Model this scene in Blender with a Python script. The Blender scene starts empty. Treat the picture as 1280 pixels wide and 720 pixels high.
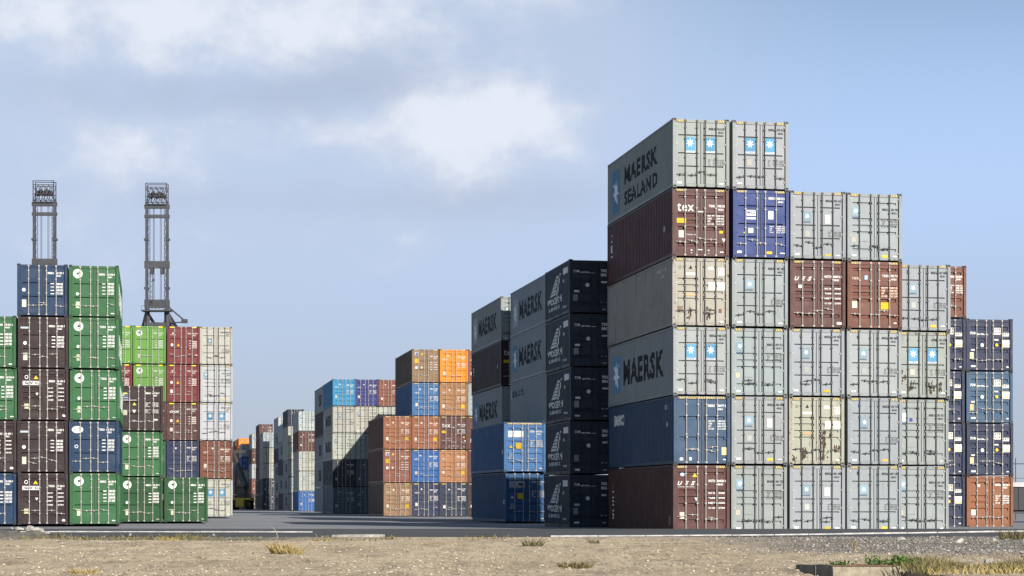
import bpy, bmesh, math, random
from mathutils import Vector, Matrix
R = random.Random(7)
sc = bpy.context.scene
C = sc.collection
# ------------------------------------------------------------------ camera
F, HX, HY, CZ = 2513.0, 640.0, 622.0, 1.42      # focal length in photo pixels, principal point, eye height
cam = bpy.data.objects.new('camera', bpy.data.cameras.new('camera'))
C.objects.link(cam); sc.camera = cam
cam.location = (0, 0, CZ); cam.rotation_euler = (math.radians(90), 0, 0)
cam.data.sensor_width = 36; cam.data.lens = F*36/1280
cam.data.shift_y = (HY-360)/1280
cam.data.clip_start = .5; cam.data.clip_end = 9000
# ------------------------------------------------------------------ light
SUN = Vector((-1, 1.47, -.92)).normalized()      # the way the light travels
sun = bpy.data.objects.new('sun', bpy.data.lights.new('sun', 'SUN'))
C.objects.link(sun)
sun.data.energy = 5.0; sun.data.angle = math.radians(.53); sun.data.color = (1, .945, .86)
sun.rotation_euler = SUN.to_track_quat('-Z', 'Y').to_euler(); sun.location = (60, -60, 80)
sc.view_settings.view_transform = 'Standard'; sc.view_settings.look = 'None'
sc.view_settings.gamma = 1; sc.view_settings.use_curve_mapping = False
sc.view_settings.exposure = 0.85
# ------------------------------------------------------------------ sky
W = bpy.data.worlds.new('World'); sc.world = W; W.use_nodes = True
def sky_nodes():
    nt = W.node_tree; N = nt.nodes; L = nt.links; N.clear()
    def nd(t, **k):
        n = N.new(t)
        for a, b in k.items(): setattr(n, a, b)
        return n
    def val(x, sock):
        if hasattr(x, 'links'): L.new(x, sock)
        else: sock.default_value = x
    def M(op, a, b=0.0, c=0.0, clamp=False):
        n = nd('ShaderNodeMath', operation=op, use_clamp=clamp)
        for i, v in enumerate((a, b, c)): val(v, n.inputs[i])
        return n.outputs[0]
    def mix(f, a, b):
        n = nd('ShaderNodeMix', data_type='RGBA'); val(f, n.inputs[0])
        val(a, n.inputs[6]); val(b, n.inputs[7]); return n.outputs[2]
    def ramp(x, a, b):
        n = nd('ShaderNodeMapRange', interpolation_type='SMOOTHSTEP'); val(x, n.inputs[0])
        n.inputs[1].default_value = a; n.inputs[2].default_value = b; return n.outputs[0]
    def noise(vec, s, det, rough=.55):
        n = nd('ShaderNodeTexNoise'); L.new(vec, n.inputs['Vector'])
        n.inputs['Scale'].default_value = s; n.inputs['Detail'].default_value = det; n.inputs['Roughness'].default_value = rough
        return n.outputs[0]
    sky = nd('ShaderNodeTexSky', sky_type='NISHITA', sun_disc=False)
    sky.sun_elevation = math.asin(-SUN.z); sky.sun_rotation = math.atan2(-SUN.x, -SUN.y)
    sky.air_density = 1.0; sky.dust_density = .6; sky.ozone_density = 2.0
    tc = nd('ShaderNodeTexCoord'); sp = nd('ShaderNodeSeparateXYZ'); L.new(tc.outputs['Generated'], sp.inputs[0])
    x, y, z = sp.outputs
    az = M('ARCTAN2', x, y); el = M('ARCSINE', z)
    mp = nd('ShaderNodeMapping'); mp.inputs['Scale'].default_value = (1, 1, 1.35); L.new(tc.outputs['Generated'], mp.inputs[0])
    v = mp.outputs[0]
    n1 = noise(v, 11, 8, .58); n2 = noise(v, 3.2, 3, .5); n3 = noise(v, 30, 5, .6)
    def blob(a0, e0, ra, re, amp):
        da = M('DIVIDE', M('SUBTRACT', az, a0), ra); de = M('DIVIDE', M('SUBTRACT', el, e0), re)
        q = M('ADD', M('MULTIPLY', da, da), M('MULTIPLY', de, de))
        return M('MULTIPLY', M('POWER', 2.718, M('MULTIPLY', q, -1.0)), amp)
    # cumulus banks low in the north: each a swelling of the cloud field where one drifts
    d = M('ADD', M('ADD', M('MULTIPLY', M('SUBTRACT', n1, .5), 1.35), .5), M('MULTIPLY', M('SUBTRACT', n3, .5), .40))
    for b in ((-.215, .236, .065, .028, .30), (-.150, .226, .060, .022, .28), (-.105, .222, .045, .018, .22), (-.115, .255, .08, .014, .12),
              (-.030, .184, .060, .026, .27), (.030, .180, .045, .022, .26), (-.062, .180, .035, .018, .14), (-.045, .170, .06, .018, .14), (-.012, .196, .02, .012, .10), (-.150, .170, .045, .018, .22), (-.245, .160, .05, .02, .14),
              (.025, .243, .04, .02, .24), (-.030, .250, .05, .012, .08), (-.24, .125, .05, .018, .14), (-.08, .125, .07, .014, .06), (.17, .2, .11, .16, -.45), (-.03, .085, .2, .04, -.35), (-.080, .204, .045, .014, -.20), (-.16, .197, .08, .007, -.16)):
        d = M('ADD', d, blob(*b))
    puff = ramp(d, .44, .98)
    shade = M('ADD', M('ADD', blob(-.15, .194, .10, .012, .8), blob(-.005, .149, .075, .012, .7)), M('ADD', blob(-.07, .208, .05, .018, .8), blob(-.13, .148, .09, .010, .5)))
    shade = M('MULTIPLY', shade, ramp(n1, .30, .62))
    veil = M('ADD', M('MULTIPLY', n2, .45), M('ADD', blob(-.17, .19, .17, .10, .62), blob(-.02, .205, .11, .08, .52)))
    veil = ramp(veil, .15, .75)
    base = nd('ShaderNodeVectorMath', operation='MULTIPLY'); L.new(sky.outputs[0], base.inputs[0]); base.inputs[1].default_value = (1, 1, 1)
    lum = 4.2
    hz = M('SUBTRACT', 1.0, ramp(el, .12, .32))
    c0 = mix(M('MULTIPLY', hz, .9), base.outputs[0], mix(ramp(el, .0, .2), (lum*1.02, lum*1.16, lum*1.42, 1), (lum*1.18, lum*1.60, lum*2.42, 1)))
    c1 = mix(M('MULTIPLY', veil, .78), c0, (lum*1.22, lum*1.42, lum*1.82, 1))
    c1 = mix(M('MULTIPLY', shade, .75, clamp=True), c1, (lum*1.00, lum*1.16, lum*1.50, 1))
    lit = ramp(M('ADD', d, M('MULTIPLY', M('SUBTRACT', n3, .5), .5)), .56, 1.0)
    c2 = mix(M('MULTIPLY', puff, .95), c1, mix(lit, (lum*1.44, lum*1.60, lum*1.90, 1), (lum*1.84, lum*1.94, lum*2.14, 1)))
    bg = nd('ShaderNodeBackground'); L.new(c2, bg.inputs[0]); bg.inputs[1].default_value = .058
    out = nd('ShaderNodeOutputWorld'); L.new(bg.outputs[0], out.inputs[0])
sky_nodes()
# ------------------------------------------------------------------ materials
class MatB:
    def __init__(s, name):
        s.m = bpy.data.materials.new(name); s.m.use_nodes = True
        s.nt = s.m.node_tree; s.N = s.nt.nodes; s.L = s.nt.links
        s.b = s.N['Principled BSDF']
    def nd(s, t, **k):
        n = s.N.new(t)
        for a, b in k.items(): setattr(n, a, b)
        return n
    def put(s, v, sock):
        if hasattr(v, 'links'): s.L.new(v, sock)
        else: sock.default_value = v
    def math(s, op, a, b=0.0, clamp=False):
        n = s.nd('ShaderNodeMath', operation=op, use_clamp=clamp); s.put(a, n.inputs[0]); s.put(b, n.inputs[1]); return n.outputs[0]
    def mix(s, f, a, b, blend='MIX'):
        n = s.nd('ShaderNodeMix', data_type='RGBA', blend_type=blend); s.put(f, n.inputs[0]); s.put(a, n.inputs[6]); s.put(b, n.inputs[7]); return n.outputs[2]
    def ramp(s, x, a, b, c=0, d=1):
        n = s.nd('ShaderNodeMapRange', interpolation_type='SMOOTHSTEP'); s.put(x, n.inputs[0])
        for i, v in enumerate((a, b, c, d)): n.inputs[i+1].default_value = v
        return n.outputs[0]
    def coord(s, scale=(1, 1, 1), rnd=False, kind='Object'):
        tc = s.nd('ShaderNodeTexCoord'); v = tc.outputs[kind]
        if rnd:
            oi = s.nd('ShaderNodeObjectInfo'); a = s.nd('ShaderNodeVectorMath', operation='ADD'); s.L.new(v, a.inputs[0])
            m = s.math('MULTIPLY', oi.outputs['Random'], 90.0); c = s.nd('ShaderNodeCombineXYZ')
            for i in range(3): s.L.new(m, c.inputs[i])
            s.L.new(c.outputs[0], a.inputs[1]); v = a.outputs[0]
        mp = s.nd('ShaderNodeMapping'); mp.inputs['Scale'].default_value = scale; s.L.new(v, mp.inputs[0]); return mp.outputs[0]
    def noise(s, v, sc_, det=4, rough=.55):
        n = s.nd('ShaderNodeTexNoise'); s.L.new(v, n.inputs['Vector']); n.inputs['Scale'].default_value = sc_
        n.inputs['Detail'].default_value = det; n.inputs['Roughness'].default_value = rough; return n.outputs[0]
    def bump(s, h, st, dist):
        n = s.nd('ShaderNodeBump'); s.L.new(h, n.inputs['Height']); n.inputs['Strength'].default_value = st; n.inputs['Distance'].default_value = dist
        s.L.new(n.outputs[0], s.b.inputs['Normal'])
    def done(s, col=None, rough=None, metal=None):
        if col is not None: s.put(col, s.b.inputs['Base Color'])
        if rough is not None: s.put(rough, s.b.inputs['Roughness'])
        if metal is not None: s.put(metal, s.b.inputs['Metallic'])
        return s.m
def simple(name, col, rough=.6, var=.2, metal=0, sc_=3):
    b = MatB(name); n = b.noise(b.coord(), sc_, 4)
    f = b.ramp(n, .25, .75); c = tuple(k*(1-var) for k in col[:3])+(1,); d = tuple(min(1, k*(1+var)) for k in col[:3])+(1,)
    return b.done(b.mix(f, c, d), rough, metal)
def make_paint():
    b = MatB('container_paint'); oi = b.nd('ShaderNodeObjectInfo'); wear = oi.outputs['Alpha']
    v = b.coord((1, 1, 1), True); vs = b.coord((2.2, 2.2, .22), True)
    n1 = b.noise(v, .9, 4); n2 = b.noise(vs, 2.4, 5, .6); n3 = b.noise(v, 7, 6, .65); n4 = b.noise(v, 1.7, 3)
    c = b.mix(b.ramp(n1, .25, .75, 0, .28), oi.outputs['Color'], b.mix(1.0, oi.outputs['Color'], (.78, .76, .74, 1), 'MULTIPLY'))
    chalk = b.mix(b.ramp(n4, .45, .75, 0, .05), c, (.30, .29, .28, 1))
    dirt = b.math('MULTIPLY', b.ramp(n2, .52, .78), b.math('MULTIPLY', wear, .75, True), True)
    c2 = b.mix(dirt, chalk, b.mix(.45, b.mix(1.0, oi.outputs['Color'], (.30, .27, .24, 1), 'MULTIPLY'), (.06, .045, .032, 1)))
    rm = b.math('ADD', b.math('MULTIPLY', n3, .72), b.math('MULTIPLY', n2, .32))
    th = b.math('SUBTRACT', .765, b.math('MULTIPLY', wear, .19))
    rust = b.ramp(b.math('SUBTRACT', rm, th), 0, .05)
    c3 = b.mix(b.math('MULTIPLY', rust, .9), c2, b.mix(b.ramp(n3, .4, .8), (.13, .045, .018, 1), (.06, .028, .017, 1)))
    b.bump(b.noise(v, 1.1, 2), .45, .06)
    b.b.inputs['Specular IOR Level'].default_value = .28
    return b.done(c3, b.math('ADD', .42, b.math('MULTIPLY', b.math('ADD', rust, n1), .22)))
PAINT = make_paint()
def make_print():
    b = MatB('painted_print'); b.b.inputs['Specular IOR Level'].default_value = .15; oi = b.nd('ShaderNodeObjectInfo')
    n = b.noise(b.coord((3, 3, 3), True), 4, 5, .65)
    return b.done(b.mix(b.ramp(n, .5, .8, 0, .14), oi.outputs['Color'], (.26, .25, .24, 1)), .7)
PRINT = make_print()
RUBBER = simple('black_rubber_seal', (.018, .018, .018), .75)
UNDER = simple('underframe_black', (.02, .018, .017), .8)
YEL = simple('hazard_yellow', (.55, .40, .10), .6, .25, 0, 9)
BLK = simple('hazard_black', (.02, .02, .018), .6)
STEEL = simple('crane_grey_paint', (.036, .036, .042), .55, .25, 0, .6)
STEELD = simple('crane_dark_steel', (.028, .028, .036), .6, .3, 0, .8)
TYRE = simple('tyre_rubber', (.02, .02, .02), .85)
CONC = simple('weathered_concrete', (.40, .37, .31), .9, .35, 0, 5)
STAIN = simple('rust_brown', (.042, .024, .013), .9, .5, 0, 14)
RUSTY = simple('rusty_iron', (.10, .05, .035), .8, .4, 0, 9)
# ------------------------------------------------------------------ mesh helpers
class MB:
    def __init__(s): s.v = []; s.f = []; s.m = []
    def box(s, x0, x1, y0, y1, z0, z1, mi=0):
        i = len(s.v); s.v += [(x, y, z) for z in (z0, z1) for y in (y0, y1) for x in (x0, x1)]
        s.f += [tuple(i+k for k in q) for q in ((0, 2, 3, 1), (4, 5, 7, 6), (0, 1, 5, 4), (2, 6, 7, 3), (0, 4, 6, 2), (1, 3, 7, 5))]; s.m += [mi]*6
        return s
    def quad(s, pts, mi=0):
        i = len(s.v); s.v += [tuple(p) for p in pts]; s.f.append(tuple(range(i, i+len(pts)))); s.m.append(mi); return s
    def tube(s, a, b, r, n=6, r2=None, mi=0, cap=True):
        a = Vector(a); b = Vector(b); r2 = r if r2 is None else r2
        d = (b-a).normalized(); u = d.orthogonal().normalized(); w = d.cross(u); i = len(s.v)
        for p, q in ((a, r), (b, r2)):
            for k in range(n):
                t = 2*math.pi*(k+.5)/n; s.v.append(tuple(p+(u*math.cos(t)+w*math.sin(t))*q))
        for k in range(n):
            j = (k+1) % n; s.f.append((i+k, i+j, i+n+j, i+n+k)); s.m.append(mi)
        if cap:
            s.f.append(tuple(i+k for k in reversed(range(n)))); s.f.append(tuple(i+n+k for k in range(n))); s.m += [mi, mi]
        return s
    def bar(s, a, b, w, h=None, mi=0):
        return s.tube(a, b, w*.7071, 4, None, mi)
    def mesh(s, name, mats, smooth=False):
        me = bpy.data.meshes.new(name); me.from_pydata(s.v, [], s.f); 
        for m in (mats if isinstance(mats, (list, tuple)) else [mats]): me.materials.append(m)
        if any(s.m): me.polygons.foreach_set('material_index', s.m)
        if smooth: me.polygons.foreach_set('use_smooth', [True]*len(s.f))
        me.update(); return me
CACHE = {}
def cached(key, fn):
    if key not in CACHE: CACHE[key] = fn()
    return CACHE[key]
def put(name, me, parent=None, col=None, loc=None, rot=None, scale=None):
    o = bpy.data.objects.new(name, me); C.objects.link(o)
    if parent is not None: o.parent = parent
    if col is not None: o.color = col if len(col) == 4 else (*col, .15)
    if loc is not None: o.location = loc
    if rot is not None: o.rotation_euler = rot
    if scale is not None: o.scale = scale
    return o
def tag(o, label=None, cat=None, group=None, kind=None):
    if label: o['label'] = label
    if cat: o['category'] = cat
    if group: o['group'] = group
    if kind: o['kind'] = kind
    return o
# ------------------------------------------------------------------ ground
def zg(y):            # the yard falls very gently away from the camera
    return -.0026*(min(y, 420)-90) if y > 90 else 0.0
def PX(px, D): return (px-HX)*D/F
def PZ(py, D): return CZ-(py-HY)*D/F
def rut(x, y):          # old wheel tracks crossing the verge
    q = 0
    for a, b_, w in ((42.5, .0, .0), (44.3, .0, .0), (53, .10, 1.0), (55.2, .10, 1.0)):
        t = (y-a-1.3*math.sin(x*.13+w)-b_*x)/.42
        q += .055*math.exp(-t*t)-.02*math.exp(-(abs(t)-2)**2*2)
    return q
def make_grounds():
    # earth verge in front of the road
    ys = [-300, -60, 0, 14]+[20+.3*i for i in range(155)]; ys = [y for y in ys if y < 66]+[66]
    xs = [-900, -200, -60, -34]+[-24+.35*i for i in range(138)]+[34, 60, 200, 900]
    from mathutils import noise as nz
    v = []; f = []
    for y in ys:
        for x in xs:
            z = .125
            if 20 < y < 66 and abs(x) < 30:
                q = Vector((x*.35, y*.22, 0)); fade = min(1, (66-y)/4)
                z += fade*(.05*nz.noise(q)+.025*nz.noise(q*3.1)+.022*nz.noise(q*9.0))
                if y > 60.5 and x < 0: z -= .10*min(1, -x/6)*max(0, 1-abs(y-63.2)/2.2)
                if y < 36.2 and 5.05 < x < 6.95: z -= .55*min(1, (36.2-y)/.1)
            if 20 < y < 66 and abs(x) < 30: z -= rut(x, y)
            if y >= 66: z = .10
            v.append((x, y, z))
    n = len(xs)
    for j in range(len(ys)-1):
        for i in range(n-1): f.append((j*n+i, j*n+i+1, (j+1)*n+i+1, (j+1)*n+i))
    b = MatB('dry_earth'); c = b.coord()
    cs = b.coord((1, .22, 1)); n1 = b.noise(b.coord((1, .4, 1)), .35, 5, .6); n2 = b.noise(cs, 1.6, 8, .72); n3 = b.noise(cs, 8, 5, .75)
    tr = b.noise(b.coord((.06, .9, 1)), 1.0, 4, .6)
    col = b.mix(b.ramp(n1, .3, .7), (.41, .32, .205, 1), (.52, .425, .285, 1))
    col = b.mix(b.ramp(n2, .42, .72, 0, .75), col, (.17, .125, .082, 1))
    col = b.mix(b.ramp(tr, .5, .68, 0, .55), col, (.56, .47, .33, 1))
    col = b.mix(b.ramp(n3, .53, .66, 0, .72), col, (.085, .066, .045, 1))  # dark speckle puts the shadowed sides of grains into the colour
    col = b.mix(b.ramp(n3, .40, .28, 0, .6), col, (.50, .42, .30, 1))
    sp = b.nd('ShaderNodeSeparateXYZ'); tc = b.nd('ShaderNodeTexCoord'); b.L.new(tc.outputs['Object'], sp.inputs[0])
    # loose grey road gravel spilling over the right-hand end, and greyish weeds along the left edge
    gx = b.math('ADD', sp.outputs[0], b.math('MULTIPLY', b.math('SUBTRACT', n1, .5), 9.0))
    gm = b.math('MULTIPLY', b.ramp(gx, 4.0, 9.5), b.ramp(b.math('ADD', sp.outputs[1], b.math('MULTIPLY', b.math('SUBTRACT', n2, .5), 8.0)), 43, 50))
    col = b.mix(b.math('MULTIPLY', gm, .85), col, b.mix(b.ramp(n3, .3, .7), (.065, .062, .06, 1), (.19, .175, .155, 1)))
    wm = b.math('MULTIPLY', b.ramp(gx, -4, -8), b.ramp(sp.outputs[1], 60.4, 61.2))
    col = b.mix(b.math('MULTIPLY', wm, .85), col, b.mix(b.ramp(n2, .35, .6), (.05, .05, .04, 1), (.17, .16, .10, 1)))
    b.bump(b.math('ADD', b.noise(b.coord((1, .45, 1)), 3, 9, .78), b.math('MULTIPLY', b.noise(c, 22, 3, .7), .4)), 1.0, .16)
    me = bpy.data.meshes.new('ground'); me.from_pydata(v, [], f); me.materials.append(b.done(col, .95)); me.update()
    tag(put('ground', me), 'sandy earth verge with pebbles in front of the road', kind='structure')
    # asphalt road
    b = MatB('asphalt'); c = b.coord(); n1 = b.noise(b.coord((.08, .8, 1)), 1.2, 5); n2 = b.noise(c, 30, 3); n3 = b.noise(c, .4, 4)
    col = b.mix(b.ramp(n1, .3, .7), (.020, .022, .025, 1), (.036, .038, .042, 1)); col = b.mix(b.ramp(n2, .5, .8, 0, .5), col, (.07, .07, .07, 1))
    col = b.mix(b.ramp(n3, .55, .75, 0, .35), col, (.075, .068, .058, 1))
    b.bump(n2, .4, .01)
    m = MB(); prof = [(66, .10), (69, .128), (72, .155), (75, .183), (78, .21), (79.5, .17), (82, .0)]
    for (y0, z0), (y1, z1) in zip(prof, prof[1:]): m.quad([(-900, y0, z0), (900, y0, z0), (900, y1, z1), (-900, y1, z1)])
    tag(put('road', m.mesh('road', b.done(col, .9))), 'dark asphalt road on a low bank along the container yard', kind='structure')
    # concrete yard
    ys = [82, 86, 90, 100, 115, 130, 150, 180, 220, 260, 300, 360, 420, 700, 1500, 4500]
    m = MB()
    for y0, y1 in zip(ys, ys[1:]): m.quad([(-4000, y0, zg(y0)), (4000, y0, zg(y0)), (4000, y1, zg(y1)), (-4000, y1, zg(y1))])
    b = MatB('yard_concrete'); c = b.coord(); n1 = b.noise(b.coord((.05, .35, 1)), 1, 5, .6); n2 = b.noise(c, .8, 5); n3 = b.noise(c, 14, 3)
    col = b.mix(b.ramp(n1, .3, .7), (.105, .109, .118, 1), (.19, .194, .204, 1)); col = b.mix(b.ramp(n2, .5, .75, 0, .45), col, (.055, .056, .06, 1))
    col = b.mix(b.ramp(n3, .55, .8, 0, .4), col, (.19, .185, .18, 1))
    tag(put('yard', m.mesh('yard', b.done(col, .85))), 'pale grey concrete floor of the container yard', kind='structure')
make_grounds()
# ------------------------------------------------------------------ lettering
def flat_text(s, italic=False, bold=.02):
    def mk():
        cu = bpy.data.curves.new('t', 'FONT'); cu.body = s; cu.resolution_u = 2; cu.offset = bold; cu.shear = .35 if italic else 0; cu.space_line = 1.1; cu.space_character = 1.12
        o = bpy.data.objects.new('t', cu); me = bpy.data.meshes.new_from_object(o)
        bpy.data.objects.remove(o); bpy.data.curves.remove(cu)
        xs = [v.co.x for v in me.vertices]; ys = [v.co.y for v in me.vertices]
        a, b_, c_, d_ = min(xs), max(xs), min(ys), max(ys)
        for v in me.vertices: v.co = ((v.co.x-a)/(b_-a), 0, (v.co.y-c_)/(d_-c_))
        me.materials.clear(); me.materials.append(PRINT); me.name = 'lettering'; return me
    return cached(('txt', s, italic, bold), mk)
def star_flat(n=7, r=.40):
    def mk():
        m = MB(); pts = []
        for k in range(2*n):
            t = math.pi/2+math.pi*k/n; q = .5 if k % 2 == 0 else .19
            pts.append((.5+q*math.cos(t), 0, .5+q*math.sin(t)))
        i = 0; m.v.append((.5, 0, .5)); m.v += pts
        for k in range(2*n): m.f.append((0, 1+k, 1+(k+1) % (2*n))); m.m.append(0)
        return m.mesh('star', PRINT)
    return cached(('star', n), mk)
def plate():
    return cached('plate', lambda: MB().box(0, 1, -.001, 0, 0, 1).mesh('plate', PRINT))
def disc(n=18):
    def mk():
        m = MB(); m.v = [(.5+.5*math.cos(2*math.pi*k/n), 0, .5+.5*math.sin(2*math.pi*k/n)) for k in range(n)]; m.f = [tuple(range(n))]; m.m = [0]
        return m.mesh('disc', PRINT)
    return cached('disc', mk)
def ring(n=20, q=.36):
    def mk():
        m = MB()
        for r in (.5, q): m.v += [(.5+r*math.cos(2*math.pi*k/n), 0, .5+r*math.sin(2*math.pi*k/n)) for k in range(n)]
        for k in range(n): m.f.append((k, (k+1) % n, n+(k+1) % n, n+k)); m.m.append(0)
        return m.mesh('ring', PRINT)
    return cached(('ring', q), mk)
def tri(down=False):
    return cached(('tri', down), lambda: MB().quad([(0, 0, 1), (.5, 0, 0), (1, 0, 1)] if down else [(0, 0, 0), (1, 0, 0), (.5, 0, 1)]).mesh('triangle', PRINT))
def sail_flat():
    def mk():   # ladder-like sail: slanted rungs narrowing to the top, a thin mast line on the right
        m = MB()
        for k in range(6):
            z0 = .05+k*.155; z1 = z0+.115; xl0 = .05+z0*.62; xl1 = .05+z1*.62; xr0 = .58+z0*.28; xr1 = .58+z1*.28
            m.quad([(xl0, 0, z0), (xr0-.03, 0, z0), (xr1-.03, 0, z1), (xl1, 0, z1)])
        m.quad([(.62, 0, 0), (.74, 0, 0), (.99, 0, 1), (.93, 0, 1)])
        return m.mesh('sail', PRINT)
    return cached('sail', mk)
AMP = .042
PITCH, CUTS = .278, (0, .072, .140, .210)
def dep(y):
    t = (y-.10) % PITCH
    if t < .072: return 0.0
    if t < .140: return AMP*(t-.072)/.068
    if t < .210: return AMP
    return AMP*(1-(t-.210)/.068)
def on_wall(me, key, u0, z0, w, h, Lc, side):
    """wrap a flat unit mesh over the corrugations; side -1 left wall (reads from the far end), +1 right wall"""
    def mk():
        bm = bmesh.new(); bm.from_mesh(me)
        for v in bm.verts: v.co = (u0+v.co.x*w, 0, z0+v.co.z*h)
        k = 0; lo, hi = u0, u0+w
        ylo, yhi = (Lc-hi, Lc-lo) if side < 0 else (lo, hi)
        y = .10
        while y < yhi:
            for c in CUTS:
                if ylo < y+c < yhi:
                    u = Lc-(y+c) if side < 0 else y+c
                    bmesh.ops.bisect_plane(bm, geom=bm.verts[:]+bm.edges[:]+bm.faces[:], plane_co=(u, 0, 0), plane_no=(1, 0, 0), dist=1e-5)
            y += PITCH
        for v in bm.verts:
            yy = Lc-v.co.x if side < 0 else v.co.x
            v.co = (side*(1.207-dep(yy)+.005), yy, v.co.z)
        o = bpy.data.meshes.new('wall_lettering'); bm.to_mesh(o); bm.free(); o.materials.clear(); o.materials.append(PRINT); return o
    return cached(('wall', key, u0, z0, w, h, Lc, side), mk)
# ------------------------------------------------------------------ container parts
HW = 1.219
def frame_mesh(Lc, H):
    def mk():
        m = MB()
        for s in (-1, 1):
            a, b = sorted((s*HW, s*(HW-.13)))
            m.box(a, b, 0, .14, .118, H-.118); m.box(a, b, Lc-.14, Lc, .118, H-.118)
            a, b = sorted((s*(HW-.002), s*(HW-.062)))
            m.box(a, b, .14, Lc-.14, .03, .165); m.box(a, b, .14, Lc-.14, H-.085, H-.022)
        m.box(-HW+.13, HW-.13, .045, .14, H-.165, H-.050); m.box(-HW+.13, HW-.13, .045, .14, .045, .165)
        m.box(-HW+.13, HW-.13, Lc-.12, Lc-.01, H-.12, H-.03); m.box(-HW+.13, HW-.13, Lc-.12, Lc-.01, .03, .165)
        m.box(-HW+.062, HW-.062, .14, Lc-.12, .06, .15, 1)
        for s in (-1, 1):       # rear castings
            a, b = sorted((s*(HW+.003), s*(HW-.162)))
            for z0 in (0, H-.118): m.box(a, b, Lc-.178, Lc+.003, z0, z0+.118)
        if Lc < 7:
            for y in (2.05, 3.65):
                for s in (-1, 1):
                    a, b = sorted((s*(HW+.001), s*(HW-.01))); m.box(a, b, y, y+.36, .045, .15, 1)
        return m.mesh('frame', [PAINT, UNDER])
    return cached(('frame', Lc, H), mk)
def casting_mesh(s):
    def mk():
        m = MB(); a, b = sorted((s*(HW+.003), s*(HW-.162)))
        m.box(a, b, .03, .178, 0, .118)
        xo, xi = a, b; x0, x1 = a+.035, b-.035; z0, z1 = .03, .088
        for p in ([(xo, -.003, 0), (xi, -.003, 0), (x1, -.003, z0), (x0, -.003, z0)], [(xi, -.003, 0), (xi, -.003, .118), (x1, -.003, z1), (x1, -.003, z0)],
                  [(xi, -.003, .118), (xo, -.003, .118), (x0, -.003, z1), (x1, -.003, z1)], [(xo, -.003, .118), (xo, -.003, 0), (x0, -.003, z0), (x0, -.003, z1)]): m.quad(p)
        for p, q in (((xo, 0), (xi, 0)), ((xi, 0), (xi, .118)), ((xi, .118), (xo, .118)), ((xo, .118), (xo, 0))):
            m.quad([(p[0], -.003, p[1]), (p[0], .03, p[1]), (q[0], .03, q[1]), (q[0], -.003, q[1])])
        for p, q in (((x0, z0), (x1, z0)), ((x1, z0), (x1, z1)), ((x1, z1), (x0, z1)), ((x0, z1), (x0, z0))):
            m.quad([(p[0], -.003, p[1]), (q[0], -.003, q[1]), (q[0], .028, q[1]), (p[0], .028, p[1])], 1)
        m.quad([(x0, .028, z0), (x1, .028, z0), (x1, .028, z1), (x0, .028, z1)], 1)
        return m.mesh('corner_casting', [PAINT, UNDER])
    return cached(('cast', s), mk)
def wall_mesh(Lc, H, s):
    def mk():
        m = MB(); ys = [.135]; y = .10
        while y < Lc:
            for c in CUTS:
                if .136 < y+c < Lc-.136: ys.append(y+c)
            y += PITCH
        ys.append(Lc-.135)
        for y in ys:
            x = s*(1.207-dep(y)); m.v += [(x, y, .155), (x, y, H-.075)]
        for k in range(len(ys)-1):
            q = (2*k, 2*k+2, 2*k+3, 2*k+1); m.f.append(q if s > 0 else q[::-1]); m.m.append(0)
        return m.mesh('side_wall', PAINT)
    return cached(('side', Lc, H, s), mk)
def roof_mesh(Lc, H):
    return cached(('roof', Lc, H), lambda: MB().box(-HW+.05, HW-.05, .10, Lc-.05, H-.06, H-.033).mesh('roof', PAINT))
def rear_mesh(Lc, H):
    def mk():
        m = MB(); n = 10
        for k in range(n):
            x0 = -1.09+2.18*k/n; w = 2.18/n
            for (a, da), (b, db) in (((0, .05), (.3, .05)), ((.3, .05), (.5, .09)), ((.5, .09), (.8, .09)), ((.8, .09), (1, .05))):
                m.quad([(x0+w*b, Lc-db, .16), (x0+w*a, Lc-da, .16), (x0+w*a, Lc-da, H-.1), (x0+w*b, Lc-db, H-.1)])
        return m.mesh('rear_wall', PAINT)
    return cached(('rear', Lc, H), mk)
YD = .068                     # plane of the door skin
# fractions measured from the top of the door
STY = {'flat': [(.195, .03, 'c'), (.49, .03, 'c'), (.705, .03, 'c')],
       'ever': [(.33, .035, 'c'), (.63, .035, 'c')],
       'ever4': [(.30, .03, 'c'), (.58, .03, 'c'), (.83, .03, 'c')],
       'mcorr': [(.09, .04, 'r'), (.355, .045, 'r'), (.465, .045, 'r'), (.575, .045, 'r'), (.86, .045, 'r')],
       'dirty': [(.275, .045, 'r'), (.38, .045, 'r'), (.49, .045, 'r'), (.60, .045, 'r')],
       'tex': [(.055, .05, 'r'), (.345, .06, 'r'), (.455, .06, 'r'), (.565, .06, 'r'), (.835, .06, 'r')],
       'ridge': [(.07, .07, 'r'), (.36, .075, 'r'), (.50, .075, 'r'), (.64, .07, 'r'), (.84, .07, 'r')],
       'tal': [(.10, .07, 'r'), (.36, .07, 'r'), (.48, .07, 'r'), (.60, .07, 'r'), (.82, .07, 'r')],
       'seaco': [(.275, .07, 'r'), (.61, .07, 'r')]}
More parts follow.
